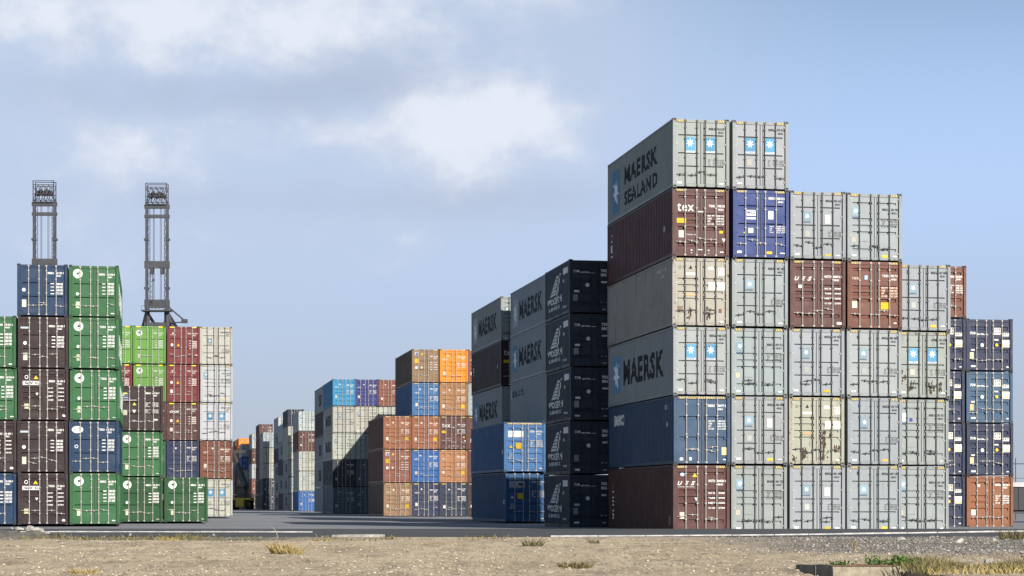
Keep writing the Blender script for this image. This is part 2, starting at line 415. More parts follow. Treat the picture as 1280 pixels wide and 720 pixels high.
def leaf_mesh(style, H, s):
    def mk():
        zt, zb = H-.172, .172; hh = zt-zb
        prof = [(zt, YD)]
        for fr, w, t in STY[style]:
            z = zt-fr*hh; ww = w*2.7
            if t == 'c': prof += [(z, YD), (z-.003, YD+.07), (z-.052, YD+.07), (z-.056, YD)]
            else: prof += [(z, YD), (z-ww*.06, YD+.055), (z-ww*.55, YD+.055), (z-ww, YD)]
        prof.append((zb, YD))
        m = MB(); xs = [.012, .125, .132, .965, .975, 1.082]
        if s < 0: xs[1:3] = [.095, .102]
        for z, d in prof:
            for k, x in enumerate(xs): m.v.append((s*x, YD if k in (0, 1, 4, 5) else d, z))
        n = len(xs)
        for j in range(len(prof)-1):
            for i in range(n-1):
                q = (j*n+i, (j+1)*n+i, (j+1)*n+i+1, j*n+i+1); m.f.append(q if s > 0 else q[::-1]); m.m.append(0)
        # edges of the leaf, 5 cm thick
        for x, sg in ((s*.012, -s), (s*1.082, s)):
            q = [(x, YD, zt), (x, YD, zb), (x, YD+.05, zb), (x, YD+.05, zt)]; m.quad(q if sg < 0 else q[::-1])
        return m.mesh('door', PAINT)
    return cached(('leaf', style, H, s), mk)
def gasket_mesh(H, s):
    def mk():
        m = MB()
        def bx(a, b, z0, z1): a, b = sorted((s*a, s*b)); m.box(a, b, YD-.012, YD+.06, z0, z1)
        bx(0.0015, .0115, .15, H-.15); bx(1.0825, 1.118, .168, H-.168)  # outer seal widened; its black also stands for the shadow gap between columns
        bx(.014, 1.08, H-.1715, H-.158); bx(.014, 1.08, .158, .1715)
        if s > 0: bx(.106, .122, .18, H-.18)
        return m.mesh('gasket', RUBBER)
    return cached(('gasket', H, s), mk)
def rod_mesh(H):
    def mk():
        m = MB(); y = YD-.036
        m.tube((0, y, .06), (0, y, H-.075), .022, 6)
        for z in (.055, H-.125): m.box(-.045, .045, y-.018, .047, z, z+.07)
        for fr in (.20, .43, .70, .86): z = fr*H; m.box(-.04, .04, y-.024, YD-.001, z, z+.055)
        return m.mesh('lock_rod', PAINT)
    return cached(('rod', H), mk)
def handle_mesh(s):
    def mk():
        m = MB(); y = YD-.055
        m.tube((0, y, 0), (s*-.40, y-.004, -.012), .014, 5); m.box(*sorted((s*-.20, s*-.25)), y-.012, YD-.001, -.05, .035); m.box(-.026, .026, y-.008, y+.02, -.03, .03)
        return m.mesh('handle', PAINT)
    return cached(('handle', s), mk)
def hinge_mesh(H, s):
    def mk():
        m = MB()
        for fr in (.10, .36, .62, .90):
            z = fr*H; a, b = sorted((s*1.03, s*1.155)); m.box(a, b, .038, YD-.0005, z, z+.06); m.tube((s*1.112, .034, z-.03), (s*1.112, .034, z+.09), .022, 6)
        return m.mesh('hinge', PAINT)
    return cached(('hinge', H, s), mk)
def hazard_mesh(w):
    def mk():
        m = MB(); n = max(3, round(w/.075)); h = .085; m.box(0, w, -.004, 0, 0, h, 0)
        for k in range(n):
            x = k*w/n; d = w/n*.5; m.quad([(x, -.006, 0), (x+d, -.006, 0), (min(w, x+2*d), -.006, h), (x+d, -.006, h)], 1)
        return m.mesh('hazard_stripe', [YEL, BLK])
    return cached(('haz', w), mk)
# ------------------------------------------------------------------ colours (linear)
WHITE = (.60, .60, .575); INK = (.025, .027, .032); MBLUE = (.085, .235, .38); YELLOW = (.58, .38, .02); CREAM = (.44, .40, .30); PALE = (.195, .28, .33)
COL = dict(gray=(.295, .32, .318), gray2=(.285, .32, .338), graywarm=(.295, .325, .32), cream=(.36, .345, .285), white=(.40, .43, .43), whitewarm=(.39, .395, .345),
           brown=(.115, .040, .034), brown2=(.10, .040, .034), dkbrown=(.038, .020, .022), redbrown=(.19, .065, .036), red=(.20, .030, .032), rust=(.33, .115, .048),
           rust2=(.25, .085, .055), tan=(.44, .20, .08), tan2=(.30, .18, .095), orange=(1.0, .30, .008), green=(.036, .160, .055), dkgreen=(.016, .095, .028), lime=(.15, .36, .06),
           blue=(.010, .044, .110), blue2=(.042, .095, .19), pil=(.045, .165, .40), pil2=(.020, .110, .27), pil3=(.025, .13, .40), mcc=(.018, .055, .25), navy=(.020, .026, .055), navy2=(.022, .034, .090),  # pil2: PIL blue darkened, shade on the lower box put into the paint
           cyan=(.035, .29, .52), black=(.036, .050, .088), indigo=(.035, .045, .22), steelblue=(.10, .145, .18), talblue=(.05, .115, .21), dkblue=(.018, .033, .068), dkslate=(.038, .052, .066))
COL = {k: tuple(c*(.72 if k[:4] in ('gray', 'whit', 'crea') else .55) for c in v) for k, v in COL.items()}
# ------------------------------------------------------------------ marks on the doors
def marks(kind, code, iso, rr):
    """list of (type, leaf, ...) ; x in metres from the middle, zf as a fraction of height"""
    out = []
    P = lambda name, x, zf, w, h, c: out.append(('plate', name, x, zf, w, h, c))
    T = lambda s, x, zf, w, h, c, it=False, bold=.02: out.append(('text', s, x, zf, w, h, c, it, bold))
    S = lambda x, zf, w, h, c=WHITE: out.append(('mesh', 'star_emblem', 'star', x, zf, w, h, c))
    G = lambda name, me, x, zf, w, h, c: out.append(('mesh', name, me, x, zf, w, h, c))
    def ident(zf, c, x=.36):
        a, b = code
        T(a, x, zf, .30, .105, c, bold=.045); T(b, x+.38, zf, .40, .105, c, bold=.045); T(iso, x+.40, zf-.047, .24, .085, c, bold=.045)
    def data(zf, c, x=.34, h=.30, w1=.2, w2=.42):
        T('MAX WT\nTARE\nNET\nCU CAP', x, zf, w1, h, c, bold=.03); T('30480 KGS\n 3880 KGS\n26600 KGS\n 76.3 CUM', x+w1+.07, zf, w2, h, c, bold=.03)
    def placard(x=-.46, zf=.30, c=CREAM, w=.23, h=.30):
        P('placard', x, zf, w, h, c)
    tagw = lambda: P('sticker', -1.0, .062, .2, .09, WHITE)
    if kind in ('mflat', 'mflaty', 'mflatp', 'mflatyp'):
        ident(.845, INK); data(.335, (.10, .10, .10), .48, .24, .14, .36)
        P('star_panel', -.64, .575, .36, .36, PALE); S(-.57, .59, .24, .26); T('MAERSK', -.66, .54, .38, .055, (.06, .12, .22), bold=.06)
        P('sticker', -.74, .855, .09, .12, rr.choice([INK, (.05, .08, .3), (.12, .12, .12)])); placard(-.54, .335, (.36, .37, .345), .21, .24); tagw(); P('sticker', .80, .06, .2, .05, (.62, .62, .6))
        if 'y' in kind: P('warning_label', .34, .052, .25, .10, (.72, .40, .02))
        if 'p' in kind[5:]: P('document_pouch', .34, .535, .22, .36, WHITE)
    elif kind == 'mbig':
        ident(.845, INK); data(.335, (.10, .10, .10), .34, .26, .12, .50)
        for x in (-.66, .20):
            P('star_panel', x, .545, .43, .56, MBLUE); S(x+.03, .585, .37, .40); P('caption_strip', x+.01, .515, .41, .075, (.62, .66, .68)); T('MAERSK', x+.05, .522, .33, .045, (.1, .2, .35), bold=.05)
        placard(-.60, .335, (.38, .37, .31), .22, .26); tagw(); P('sticker', .80, .06, .2, .06, (.6, .6, .57))
    elif kind in ('mcorr', 'mcorrl', 'mcorry'):
        ident(.74, INK); data(.505, (.12, .12, .12), .36, .34, .22, .40)
        c = PALE if kind != 'mcorrl' else (.52, .62, .68)
        P('star_panel', -1.0, .665, .36, .36, c); S(-.94, .685, .24, .26); T('MAERSK', -1.02, .63, .40, .05, (.06, .12, .22), bold=.06)
        if kind == 'mcorrl': P('sticker', -.52, .665, .13, .15, (.05, .07, .3))
        placard(-1.02, .27, (.36, .33, .26), .2, .22); P('sticker', -.62, .28, .36, .02, (.2, .2, .2)); tagw(); P('sticker', .86, .06, .14, .06, (.62, .62, .6))
        if kind == 'mcorry': P('warning_label', .34, .052, .25, .10, (.72, .40, .02))
    elif kind == 'mdirty':
        G('emblem', 'ring.36', -.94, .83, .12, .13, INK); G('emblem', 'tri', -.50, .83, .16, .16, INK); P('caption_strip', -.62, .74, .40, .10, (.72, .71, .66))
        P('code_plate', .34, .82, .24, .13, (.60, .59, .53)); P('code_plate', .78, .74, .26, .32, (.66, .65, .60)); P('code_plate', .36, .53, .28, .32, (.70, .68, .60)); P('code_plate', .74, .53, .32, .32, (.70, .68, .60))
        T('8 6\n0 1', .80, .75, .22, .26, (.2, .2, .2)); placard(-.98, .2, (.17, .13, .09), .22, .26); P('sticker', .80, .2, .13, .17, (.16, .10, .06)); P('sticker', .84, .06, .16, .06, (.6, .58, .5))
        P('caption_strip', -.62, .44, .40, .12, (.45, .33, .19))
    elif kind == 'tex':
        T('tex', -1.0, .67, .72, .33, WHITE, bold=.008); ident(.735, WHITE); data(.48, WHITE, .30, .42, .32, .34); P('warning_label', -1.02, .50, .40, .20, YELLOW); placard(-.94, .29, (.60, .58, .50), .22, .30)
        P('warning_label', .82, .36, .16, .11, YELLOW); T('TGHU 70', -.62, .325, .44, .05, WHITE); G('warning_triangle', 'triv', .92, .23, .18, .16, WHITE)
        for x, z in ((-.42, .10), (-.42, .055), (.32, .10), (.32, .05)): P('sticker', x, z, .07, .06, (.6, .58, .55))
        P('seal_tape', -.11, .66, .22, .045, WHITE); P('seal_tape', -.11, .11, .2, .045, WHITE); P('sticker', .84, .08, .16, .045, WHITE)
    elif kind in ('ues', 'uesp'):
        T('U', -1.02, .70, .2, .17, WHITE, True, .03); T('E', -.74, .70, .2, .17, WHITE, True, .03); T('S', -.46, .70, .2, .17, WHITE, True, .03)
        ident(.745, WHITE, .30); 
        for k in range(4): T(['MAX GR', 'TARE', 'NET', 'CU CAP'][k], .30, .575-k*.072, .30, .075, WHITE, bold=.04); T(['30480', '3900', '26580', '2700'][k], .74, .575-k*.072, .28, .075, WHITE, bold=.04)
        if kind == 'ues':
            T('UNITED EQUIPMENT SERVICES', -1.02, .668, .72, .045, WHITE); G('emblem', 'disc', -.92, .83, .2, .15, (.35, .4, .55)); G('warning_triangle', 'tri', -.40, .82, .23, .17, YELLOW); G('warning_triangle', 'triv', -.30, .47, .17, .15, WHITE); placard(-.94, .215, (.55, .53, .44), .2, .28)
            P('sticker', .36, .03, .16, .1, WHITE); G('sticker', 'disc', .96, .03, .13, .11, WHITE); P('sticker', .82, .035, .12, .08, WHITE)
        else:
            P('sticker', -.86, .59, .16, .14, WHITE); placard(-.90, .25, (.55, .50, .38), .22, .25); P('sticker', .84, .065, .28, .1, WHITE)
    elif kind == 'mcc':
        P('name_plate', -.60, .605, .40, .24, WHITE); T('MCC', -.57, .63, .34, .13, (.03, .06, .25), bold=.05); P('caption_strip', -.60, .555, .40, .075, (.75, .76, .78)); P('document_pouch', .35, .56, .22, .35, WHITE)
        ident(.845, WHITE); data(.36, WHITE, .40, .30, .2, .44); placard(-.53, .355, (.62, .58, .48), .22, .21); P('sticker', -1.02, .06, .2, .1, WHITE); P('warning_label', .27, .055, .24, .10, (.80, .45, .02)); P('sticker', .86, .06, .22, .05, WHITE)
        P('seal', -.73, .35, .07, .05, (.6, .75, .05))
    elif kind == 'seaco':
        ident(.83, WHITE, .28); data(.50, WHITE, .30, .40, .28, .42); placard(.88, .135, (.55, .44, .24), .23, .32); G('sticker', 'disc', -.94, .05, .16, .14, WHITE); P('sticker', -.52, .05, .1, .15, WHITE); P('seal', -.66, .385, .08, .06, YELLOW); P('sticker', .94, .06, .12, .05, WHITE)
    elif kind in ('rustyl', 'rusto'):
        T('TEX', -.98, .72, .34, .085, (.6, .5, .4), True); P('sticker', -.42, .72, .13, .17, (.30, .48, .72)); ident(.76, WHITE); data(.465, (.68, .52, .42), .32, .44, .30, .36); P('warning_label', .30, .285, .34, .30, YELLOW); placard(-.98, .30, (.70, .66, .52), .22, .29); P('sticker', .88, .075, .13, .055, WHITE)
    elif kind == 'ever':
        G('roundel', 'disc', -1.0, .74, .46, .46, (.66, .69, .64)); G('roundel', 'ring.30', -.93, .767, .32, .32, (.30, .36, .32)); G('roundel', 'disc', -.835, .805, .13, .13, (.03, .06, .04))
        ident(.80, WHITE, .26); 
        for k in range(4): P('lettering_bar', .42, .63-k*.065, .16, .045, WHITE)
        T('30480 KGS\n 3800 KGS\n26680 KGS\n 67.5 CUM', .66, .43, .34, .60, WHITE, bold=.05); placard(-.86, .165, (.42, .47, .30), .18, .32); G('sticker', 'disc', -.86, .41, .14, .15, (.6, .68, .6)) if rr.random() < .8 else None; P('sticker', .85, .06, .16, .05, WHITE)
    elif kind in ('blue42', 'brn42'):
        ident(.80, WHITE, .26)
        for k in range(4): P('lettering_bar', .40, .61-k*.065, .17, .045, WHITE)
        T('30480 KGS\n 3800 KGS\n26680 KGS\n 67.5 CUM', .66, .41, .34, .58, WHITE, bold=.05); G('roundel', 'disc', -.98, .46, .17, .17, (.66, .74, .80)); placard(-.98, .165, (.45, .47, .38), .2, .36)
        if kind == 'brn42': P('name_plate', -1.12, .77, .44, .085, (.50, .58, .62)); T('TRITON', -1.08, .778, .36, .05, (.15, .2, .28), bold=.04)
    elif kind == 'bluev':
        G('name_oval', 'disc', -1.08, .75, .56, .35, (.62, .62, .58)); T('WELLIS', -1.0, .79, .40, .12, (.04, .08, .2)); ident(.80, WHITE, .22)
        for k in range(4): P('lettering_bar', .40, .61-k*.065, .17, .045, WHITE)
        T('30480 KGS\n 3800 KGS\n26680 KGS\n 67.5 CUM', .66, .41, .34, .58, WHITE, bold=.05); G('roundel', 'ring.36', -.94, .46, .17, .17, (.66, .74, .80)); placard(-.90, .19, (.40, .44, .40), .19, .32)
    elif kind == 'gvc':
        P('name_plate', -1.02, .675, .84, .20, WHITE)
        for i, ch in enumerate('GVC'): T(ch, -.93+i*.25, .69, .17, .13, (.05, .03, .06), bold=.05)
        G('warning_triangle', 'tri', -.49, .79, .23, .17, YELLOW); G('emblem', 'ring.36', -.92, .79, .17, .19, (.7, .68, .66)); G('warning_triangle', 'triv', -.40, .475, .15, .13, WHITE); placard(-.94, .22, (.52, .47, .30), .22, .25)
        ident(.73, WHITE, .24)
        for k in range(4): T(['MX WT', 'TARE', 'NET', 'CUBE'][k], .20, .60-k*.075, .26, .075, (.6, .56, .54), bold=.04); T(['30480', '3820', '26660', '2393'][k], .70, .60-k*.075, .28, .075, (.6, .56, .54), bold=.04)
        G('sticker', 'disc', .90, .07, .2, .12, WHITE)
    elif kind == 'fbox':
        P('name_plate', -1.12, .70, .38, .38, (.07, .09, .15)); P('emblem', -1.07, .80, .26, .07, (.55, .5, .05)); P('emblem', -1.07, .755, .10, .12, (.55, .5, .05)); P('caption_strip', -1.10, .71, .34, .05, (.3, .34, .42)); T('www.florens.com', -1.12, .66, .84, .055, (.7, .68, .66), bold=.03)
        G('warning_triangle', 'tri', -.50, .555, .2, .17, (.5, .42, .08)); G('warning_triangle', 'triv', -.52, .38, .22, .19, (.55, .56, .60)); placard(-1.02, .34, (.34, .32, .26), .22, .29); ident(.80, WHITE, .22); data(.52, (.6, .58, .56), .20, .26, .32, .36); data(.38, (.6, .58, .56), .20, .22, .32, .36); P('sticker', .66, .225, .24, .08, WHITE)
    elif kind in ('red42', 'ocs'):
        ident(.80, WHITE, .28); T('30480 KGS\n 3800 KGS\n26680 KGS\n 67.5 CUM', .66, .43, .34, .56, (.75, .66, .62), bold=.05)
        for k in range(4): P('lettering_bar', .42, .62-k*.065, .14, .045, WHITE)
        if kind == 'ocs': T('OCS', -.98, .725, .72, .16, WHITE, True, .06)
        else: P('name_plate', -1.0, .775, .42, .03, (.75, .6, .58)); G('emblem', 'disc', -.86, .80, .12, .12, WHITE)
        G('roundel', 'disc', -.96, .48, .2, .22, (.75, .68, .66)); G('warning_triangle', 'tri', -.50, .485, .22, .2, (.85, .42, .02)); placard(-.96, .24, (.68, .56, .5), .2, .26); P('sticker', .84, .245, .2, .06, WHITE)
    elif kind in ('pil', 'pilp'):
        P('name_plate', -.98, .70, .90, .36, WHITE if kind == 'pilp' else (.85, .83, .76))
        for k in range(4): P('stripe', -.95, .715+k*.025, .38, .04, (.10, .18, .42) if kind == 'pilp' else (.38, .46, .62))
        T('PIL', -.52, .718, .42, .22, (.02, .02, .04) if kind == 'pilp' else (.66, .62, .52), True, .07); ident(.795, WHITE, .30); data(.50, WHITE, .32, .40, .28, .40); P('warning_label', -.52, .47, .34, .34, YELLOW); G('warning_triangle', 'tri', -.93, .485, .22, .16, YELLOW if kind == 'pil' else (.6, .65, .7)); placard(-.94, .29, (.20, .26, .36), .22, .28); P('sticker', .84, .07, .18, .05, WHITE)
    elif kind in ('tal', 'talp'):
        T('TA', -1.02, .70, .30, .12, WHITE, True, .06); T('sprts', -.70, .685, .42, .10, WHITE, True, .05); P('stripe', -.30, .69, .24, .03, WHITE)
        P('code_plate', .26, .70, .34, .34, (.60, .58, .50)); T('6 2 8\n4 1 0', .29, .725, .28, .26, (.06, .06, .08), bold=.05); P('code_plate', .68, .67, .36, .17, (.60, .58, .50)); T('3 0 7', .71, .69, .3, .11, (.06, .06, .08), bold=.05)
        P('code_plate', .70, .50, .38, .26, (.74, .68, .50)); P('code_plate', .70, .46, .38, .08, (.70, .63, .42)); P('sticker', .26, .585, .22, .08, (.55, .53, .46)); G('sticker', 'disc', .32, .47, .15, .16, (.70, .45, .03)); G('roundel', 'disc', -.46, .46, .18, .18, (.6, .68, .72))
        P('sticker', -.96, .385, .2, .08, WHITE); placard(-1.02, .235, (.50, .42, .25), .2, .32); P('sticker', -.96, .075, .24, .08, WHITE); P('sticker', .90, .07, .12, .06, WHITE)
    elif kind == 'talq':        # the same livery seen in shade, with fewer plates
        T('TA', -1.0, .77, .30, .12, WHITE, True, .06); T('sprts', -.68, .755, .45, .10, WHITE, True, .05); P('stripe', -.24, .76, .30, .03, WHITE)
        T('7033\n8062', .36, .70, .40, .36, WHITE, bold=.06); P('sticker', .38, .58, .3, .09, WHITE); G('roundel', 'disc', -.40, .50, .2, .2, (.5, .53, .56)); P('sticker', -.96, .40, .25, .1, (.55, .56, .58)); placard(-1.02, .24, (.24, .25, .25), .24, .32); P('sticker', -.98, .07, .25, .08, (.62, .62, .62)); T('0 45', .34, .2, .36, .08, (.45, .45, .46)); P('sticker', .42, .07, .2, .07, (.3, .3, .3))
    elif kind == 'gen':
        c = (.74, .70, .66)
        ident(rr.choice([.76, .80]), c, .30); data(.46, c, .32, .42, .28, .38); placard(-.94, rr.choice([.24, .30]), (.55, .50, .42), .22, .28); G('sticker', 'disc', -.62+rr.random()*.3, .78, .13, .14, WHITE)
        if rr.random() < .5: T(rr.choice(['TEX', 'CAI', 'GESU']), -.98, .68, .4, .1, c, True)
    elif kind == 'geny':
        c = (.74, .66, .58)
        ident(.76, c, .30); data(.46, c, .32, .40, .28, .38); P('warning_label', .62, .25, .34, .32, YELLOW); placard(-.98, .26, (.60, .52, .42), .2, .28); G('sticker', 'disc', -.44, .76, .14, .15, WHITE); T('TEX', -1.0, .70, .36, .09, c, True)
    elif kind == 'genz':
        P('name_plate', -1.0, .80, .36, .32, (.50, .50, .52)); G('emblem', 'tri', -.95, .81, .26, .26, (.12, .14, .3)); G('warning_triangle', 'tri', -.46, .82, .22, .2, (.8, .45, .03)); P('warning_label', -1.0, .58, .38, .36, YELLOW); ident(.76, (.72, .66, .62), .30)
        for k in range(4): P('lettering_bar', .34, .60-k*.075, .22, .05, (.68, .6, .56)); P('lettering_bar', .70, .60-k*.075, .30, .05, (.68, .6, .56))
        P('sticker', -.94, .40, .18, .22, (.75, .68, .62)); G('warning_triangle', 'triv', -.50, .40, .2, .2, WHITE)
    return [o for o in out if o]
STYLE_OF = dict(mflat='flat', mflaty='flat', mflatp='flat', mflatyp='flat', mbig='flat', mcorr='mcorr', mcorrl='mcorr', mcorry='mcorr', mdirty='dirty', tex='tex', ues='tex', uesp='tex', mcc='flat', seaco='seaco',
                rustyl='tex', ever='ever', blue42='ever', brn42='ever', bluev='ever', gvc='tex', fbox='ever', red42='ever4', ocs='ever4', pil='ridge', pilp='ridge', tal='tal', talp='tal', talq='tal', gen='ridge', geny='ridge', genz='ever')
MESHES = {'star': star_flat, 'disc': disc, 'tri': tri, 'triv': lambda: tri(True), 'ring.36': lambda: ring(20, .36), 'ring.30': lambda: ring(20, .30)}
FONTX = {}
ALL = []
GROUP = 'shipping containers stacked in the yard'
def container(org, yaw, spec, label, lod):
    kind, colname, Lc, H, opt = spec
    rr = random.Random(hash_(label)); base = COL[colname]
    jit = 1+rr.uniform(-.07, .07); base = tuple(min(.9, c*jit*(1+rr.uniform(-.03, .03))) for c in base)
    wear = opt.get('wear', .32 if lod < 2 else .4); col = (*base, wear)
    rc = opt.get('rod', 'w'); rodc = (.29, .28, .26, .5) if rc == 'w' else (.055, .058, .06, .6) if rc == 'd' else (*[c*.8 for c in base], .4)
    maersk = kind[0] == 'm' and kind != 'mcc'
    root = put('shipping_container', None, None, None, org, (0, 0, yaw)); root.empty_display_size = .5
    tag(root, label, 'container', GROUP); ALL.append(label)
    frc = (*[c*.9 for c in base], min(1, wear+.3))
    put('frame', frame_mesh(Lc, H), root, frc)
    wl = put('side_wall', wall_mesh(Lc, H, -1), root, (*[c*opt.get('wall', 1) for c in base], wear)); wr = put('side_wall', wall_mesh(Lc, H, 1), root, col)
    put('roof', roof_mesh(Lc, H), root, frc); put('rear_wall', rear_mesh(Lc, H), root, col)
    cc = (*[c*.45+.012 for c in base], .7)
    for s in (-1, 1):
        for z in (0, H-.118): put('corner_casting', casting_mesh(s), root, cc, (0, 0, z))
    style = STYLE_OF[kind]; doors = {}
    for s in (-1, 1):
        d = put('door', leaf_mesh(style, H, s), root, col); doors[s] = d
        if lod < 2 or maersk: put('gasket', gasket_mesh(H, s), d)
        for x in ((-.668, -.165) if s < 0 else (.195, .668)):
            put('lock_rod', rod_mesh(H), d, rodc, (x, 0, 0))
            if lod < 2:
                put('handle', handle_mesh(1 if rr.random() < .8 else -1), d, rodc, (x, 0, H*(.185 if maersk else .215)+rr.choice((0, .02, -.03, .13, .16))), (0, rr.choice((0, 0, .08, -.06, .2)), 0))
        if lod < 2: put('hinge', hinge_mesh(H, s), d, (.36, .36, .34, .4) if maersk else frc)['kind'] = 'stuff'
    ab = opt.get('code') or (rr.choice(['MSKU', 'MRKU', 'TGHU', 'GESU', 'TCKU']), '%03d %03d %d' % (rr.randrange(100, 999), rr.randrange(100, 999), rr.randrange(10)))
    i = 0; ox, oz = rr.uniform(-.02, .02), rr.uniform(-.012, .012)
    for it in marks(kind, ab, opt.get('iso', '45G1' if H > 2.7 else '42G1'), rr):
        i += 1; y = YD-.003-.0008*i
        if it[1] in ('placard', 'sticker') and rr.random() < .14: continue
        x = it[3] if it[0] == 'mesh' else it[2]; zf = it[4] if it[0] == 'mesh' else it[3]
        w, h, c = (it[5], it[6], it[7]) if it[0] == 'mesh' else (it[4], it[5], it[6])
        x += ox; zf += oz
        if it[0] == 'plate': q = rr.uniform(.72, 1.08); c = tuple(k*q for k in c)
        if lod == 2 and w*h < .018: continue
        d = doors[-1 if x+w/2 < 0 else 1]
        if lod > 0: c = tuple(k*.72 for k in c)
        if it[0] == 'plate': put(it[1], plate(), d, c, (x, y, zf*H), None, (w, 1, h))
        elif it[0] == 'text': put('lettering', flat_text(it[1], it[7], it[8]), d, c, (x, y-.0025, zf*H), None, (w, 1, h))
        else: put(it[1], MESHES[it[2]](), d, c, (x, y-.0025, zf*H), None, (w, 1, h))
    for (sx, sz, n, hh, seed) in opt.get('stain', ()):
        def mk(n=n, hh=hh, seed=seed):
            r2 = random.Random(seed); m = MB()
            for _ in range(n*2):
                cx, cz = r2.gauss(0, .085), hh*r2.random()**1.3; w2 = .008+.042*r2.random()**2; h2 = w2*r2.uniform(1, 4)
                m.quad([(cx+w2*math.cos(t)*r2.uniform(.6, 1.2), r2.uniform(-.002, 0), cz+h2*math.sin(t)*r2.uniform(.6, 1.2)) for t in [k*.785 for k in range(8)]])
            return m.mesh('rust_stain', STAIN)
        put('rust_stain', mk(), doors[1 if sx > 0 else -1], None, (sx, YD-.0022, sz*H))['kind'] = 'stuff'
    if H > 2.7 and lod < 2 and opt.get('haz', 1):
        if opt.get('haz') == 2: put('hazard_stripe', hazard_mesh(2.0), root, None, (-1.0, .043, H-.142))
        else:
            for x in (-1.06, .63): put('hazard_stripe', hazard_mesh(.42), root, None, (x, .043, H-.142))
    elif opt.get('yt'):
        for x in (-1.0, .62): put('sticker', plate(), root, (.65, .48, .02), (x, .041, H-.13), None, (.36, 1, .08))
    sd = opt.get('side')
    def W(name, me, key, u0, z0, w, h, c, side=-1): put(name, on_wall(me, key, u0, z0, w, h, Lc, side), wl if side < 0 else wr, c)
    SQ = cached('sq', lambda: MB().quad([(.06, 0, 0), (.94, 0, 0), (1, 0, .04), (1, 0, .96), (.94, 0, 1), (.06, 0, 1), (0, 0, .96), (0, 0, .04)]).mesh('panel', PRINT))
    def STAR(u, z, w, h, c):
        W('star_panel', SQ, 'sq', u, z, w, h, c)
        me = on_wall(star_flat(), 'star', u+w*.1, z+h*.5-w*.46, w*.8, w*.92, Lc, -1); o = put('star_emblem', me, wl, (.66, .72, .75)); o.location = (-.004, 0, 0)
    if sd == 'sealand':
        STAR(.85, .36, 1.55, 2.0, (.10, .22, .34)); W('lettering', flat_text('MAERSK', False, .04), 'MAERSK', 3.3, 1.42, 6.2, .82, INK); W('lettering', flat_text('SEALAND', False, .04), 'SEALAND', 3.3, .46, 6.2, .66, INK)
    elif sd in ('maersk', 'maersk2'):
        STAR(.75, .60, 1.75, 1.72, (.12, .24, .36) if sd == 'maersk' else (.33, .36, .38)); W('lettering', flat_text('MAERSK', False, .04), 'MAERSK', 3.0, .88, 7.5, 1.18, INK)
    elif sd == 'nedlloyd': W('lettering', flat_text('NEDLLOYD'), 'NEDLLOYD', .6, 1.95, 4.2, .38, INK); W('stripe', SQ, 'sq', .25, 1.9, .22, .5, (.55, .57, .58))
    elif sd == 'code': W('lettering', flat_text('MWCU 6184'), 'MWCU', 9.4, 2.42, 1.8, .17, WHITE); W('lettering', flat_text('45G1'), '45G1', 10.2, 2.18, .6, .15, WHITE)
    elif sd == 'seaco': W('lettering', flat_text('seaco', False, .035), 'seaco', 1.1, 1.95, 2.1, .52, WHITE); W('placard', SQ, 'sq', 10.5, 2.35, .5, .2, (.3, .32, .34)); W('lettering', flat_text('45'), '45', 10.9, 1.6, .28, .22, WHITE)
    elif sd == 'uesv':
        for k, ch in enumerate('SEU'): W('lettering', flat_text(ch), 'v'+ch, .75, .5+k*.62, .42, .44, (.7, .68, .66))
        W('placard', SQ, 'sq', 11.3, .35, .3, .4, (.2, .16, .1))
    elif sd == 'texv':
        for k, ch in enumerate('TEX'): W('lettering', flat_text(ch), 'v'+ch, .7, 1.0+k*.5, .3, .34, (.7, .68, .66))
        W('placard', SQ, 'sq', 10.5, 1.2, .35, .25, (.35, .32, .3))
    elif sd == 'pilv':
        W('stripe', SQ, 'sq', .55, .35, .10, 2.05, (.66, .70, .74)); W('placard', SQ, 'sq', 11.3, 1.05, .28, .25, (.6, .64, .7))
    elif sd == 'sail':
        W('sail_emblem', sail_flat(), 'sail', .95, 1.14, 2.9, 1.02, WHITE); W('lettering', flat_text('WOCEAN', False, .03), 'WOCEAN', .55, .74, 3.5, .35, WHITE); W('lettering', flat_text('LINES'), 'LINES', .9, .46, 2.7, .18, (.45, .46, .48))
        W('code_plate', SQ, 'sq', 4.35, 2.0, 1.15, .30, (.62, .64, .66)); W('sticker', SQ, 'sq', 4.35, 1.62, .26, .14, WHITE); W('lettering', flat_text('WEOU 20'), 'WEOU', 4.3, .36, 1.0, .10, (.6, .6, .62))
    elif sd == 'box': W('name_panel', SQ, 'sq', 6.2, .75, 3.4, 1.25, (.075, .075, .08)); W('lettering', flat_text('MAERSK'), 'MAERSK', 6.4, .95, 2.9, .85, (.26, .28, .30))
    elif sd == 'ever': W('lettering', flat_text('EVERGREEN'), 'EVERGREEN', 1.4, .75, 8.5, 1.1, WHITE, 1)
    elif sd == 'everline': W('stripe', SQ, 'sq', 1.0, .5, .25, 1.4, WHITE, 1)
    return root
def hash_(s):
    h = 7
    for ch in s: h = (h*131+ord(ch)) % 1000003
    return h
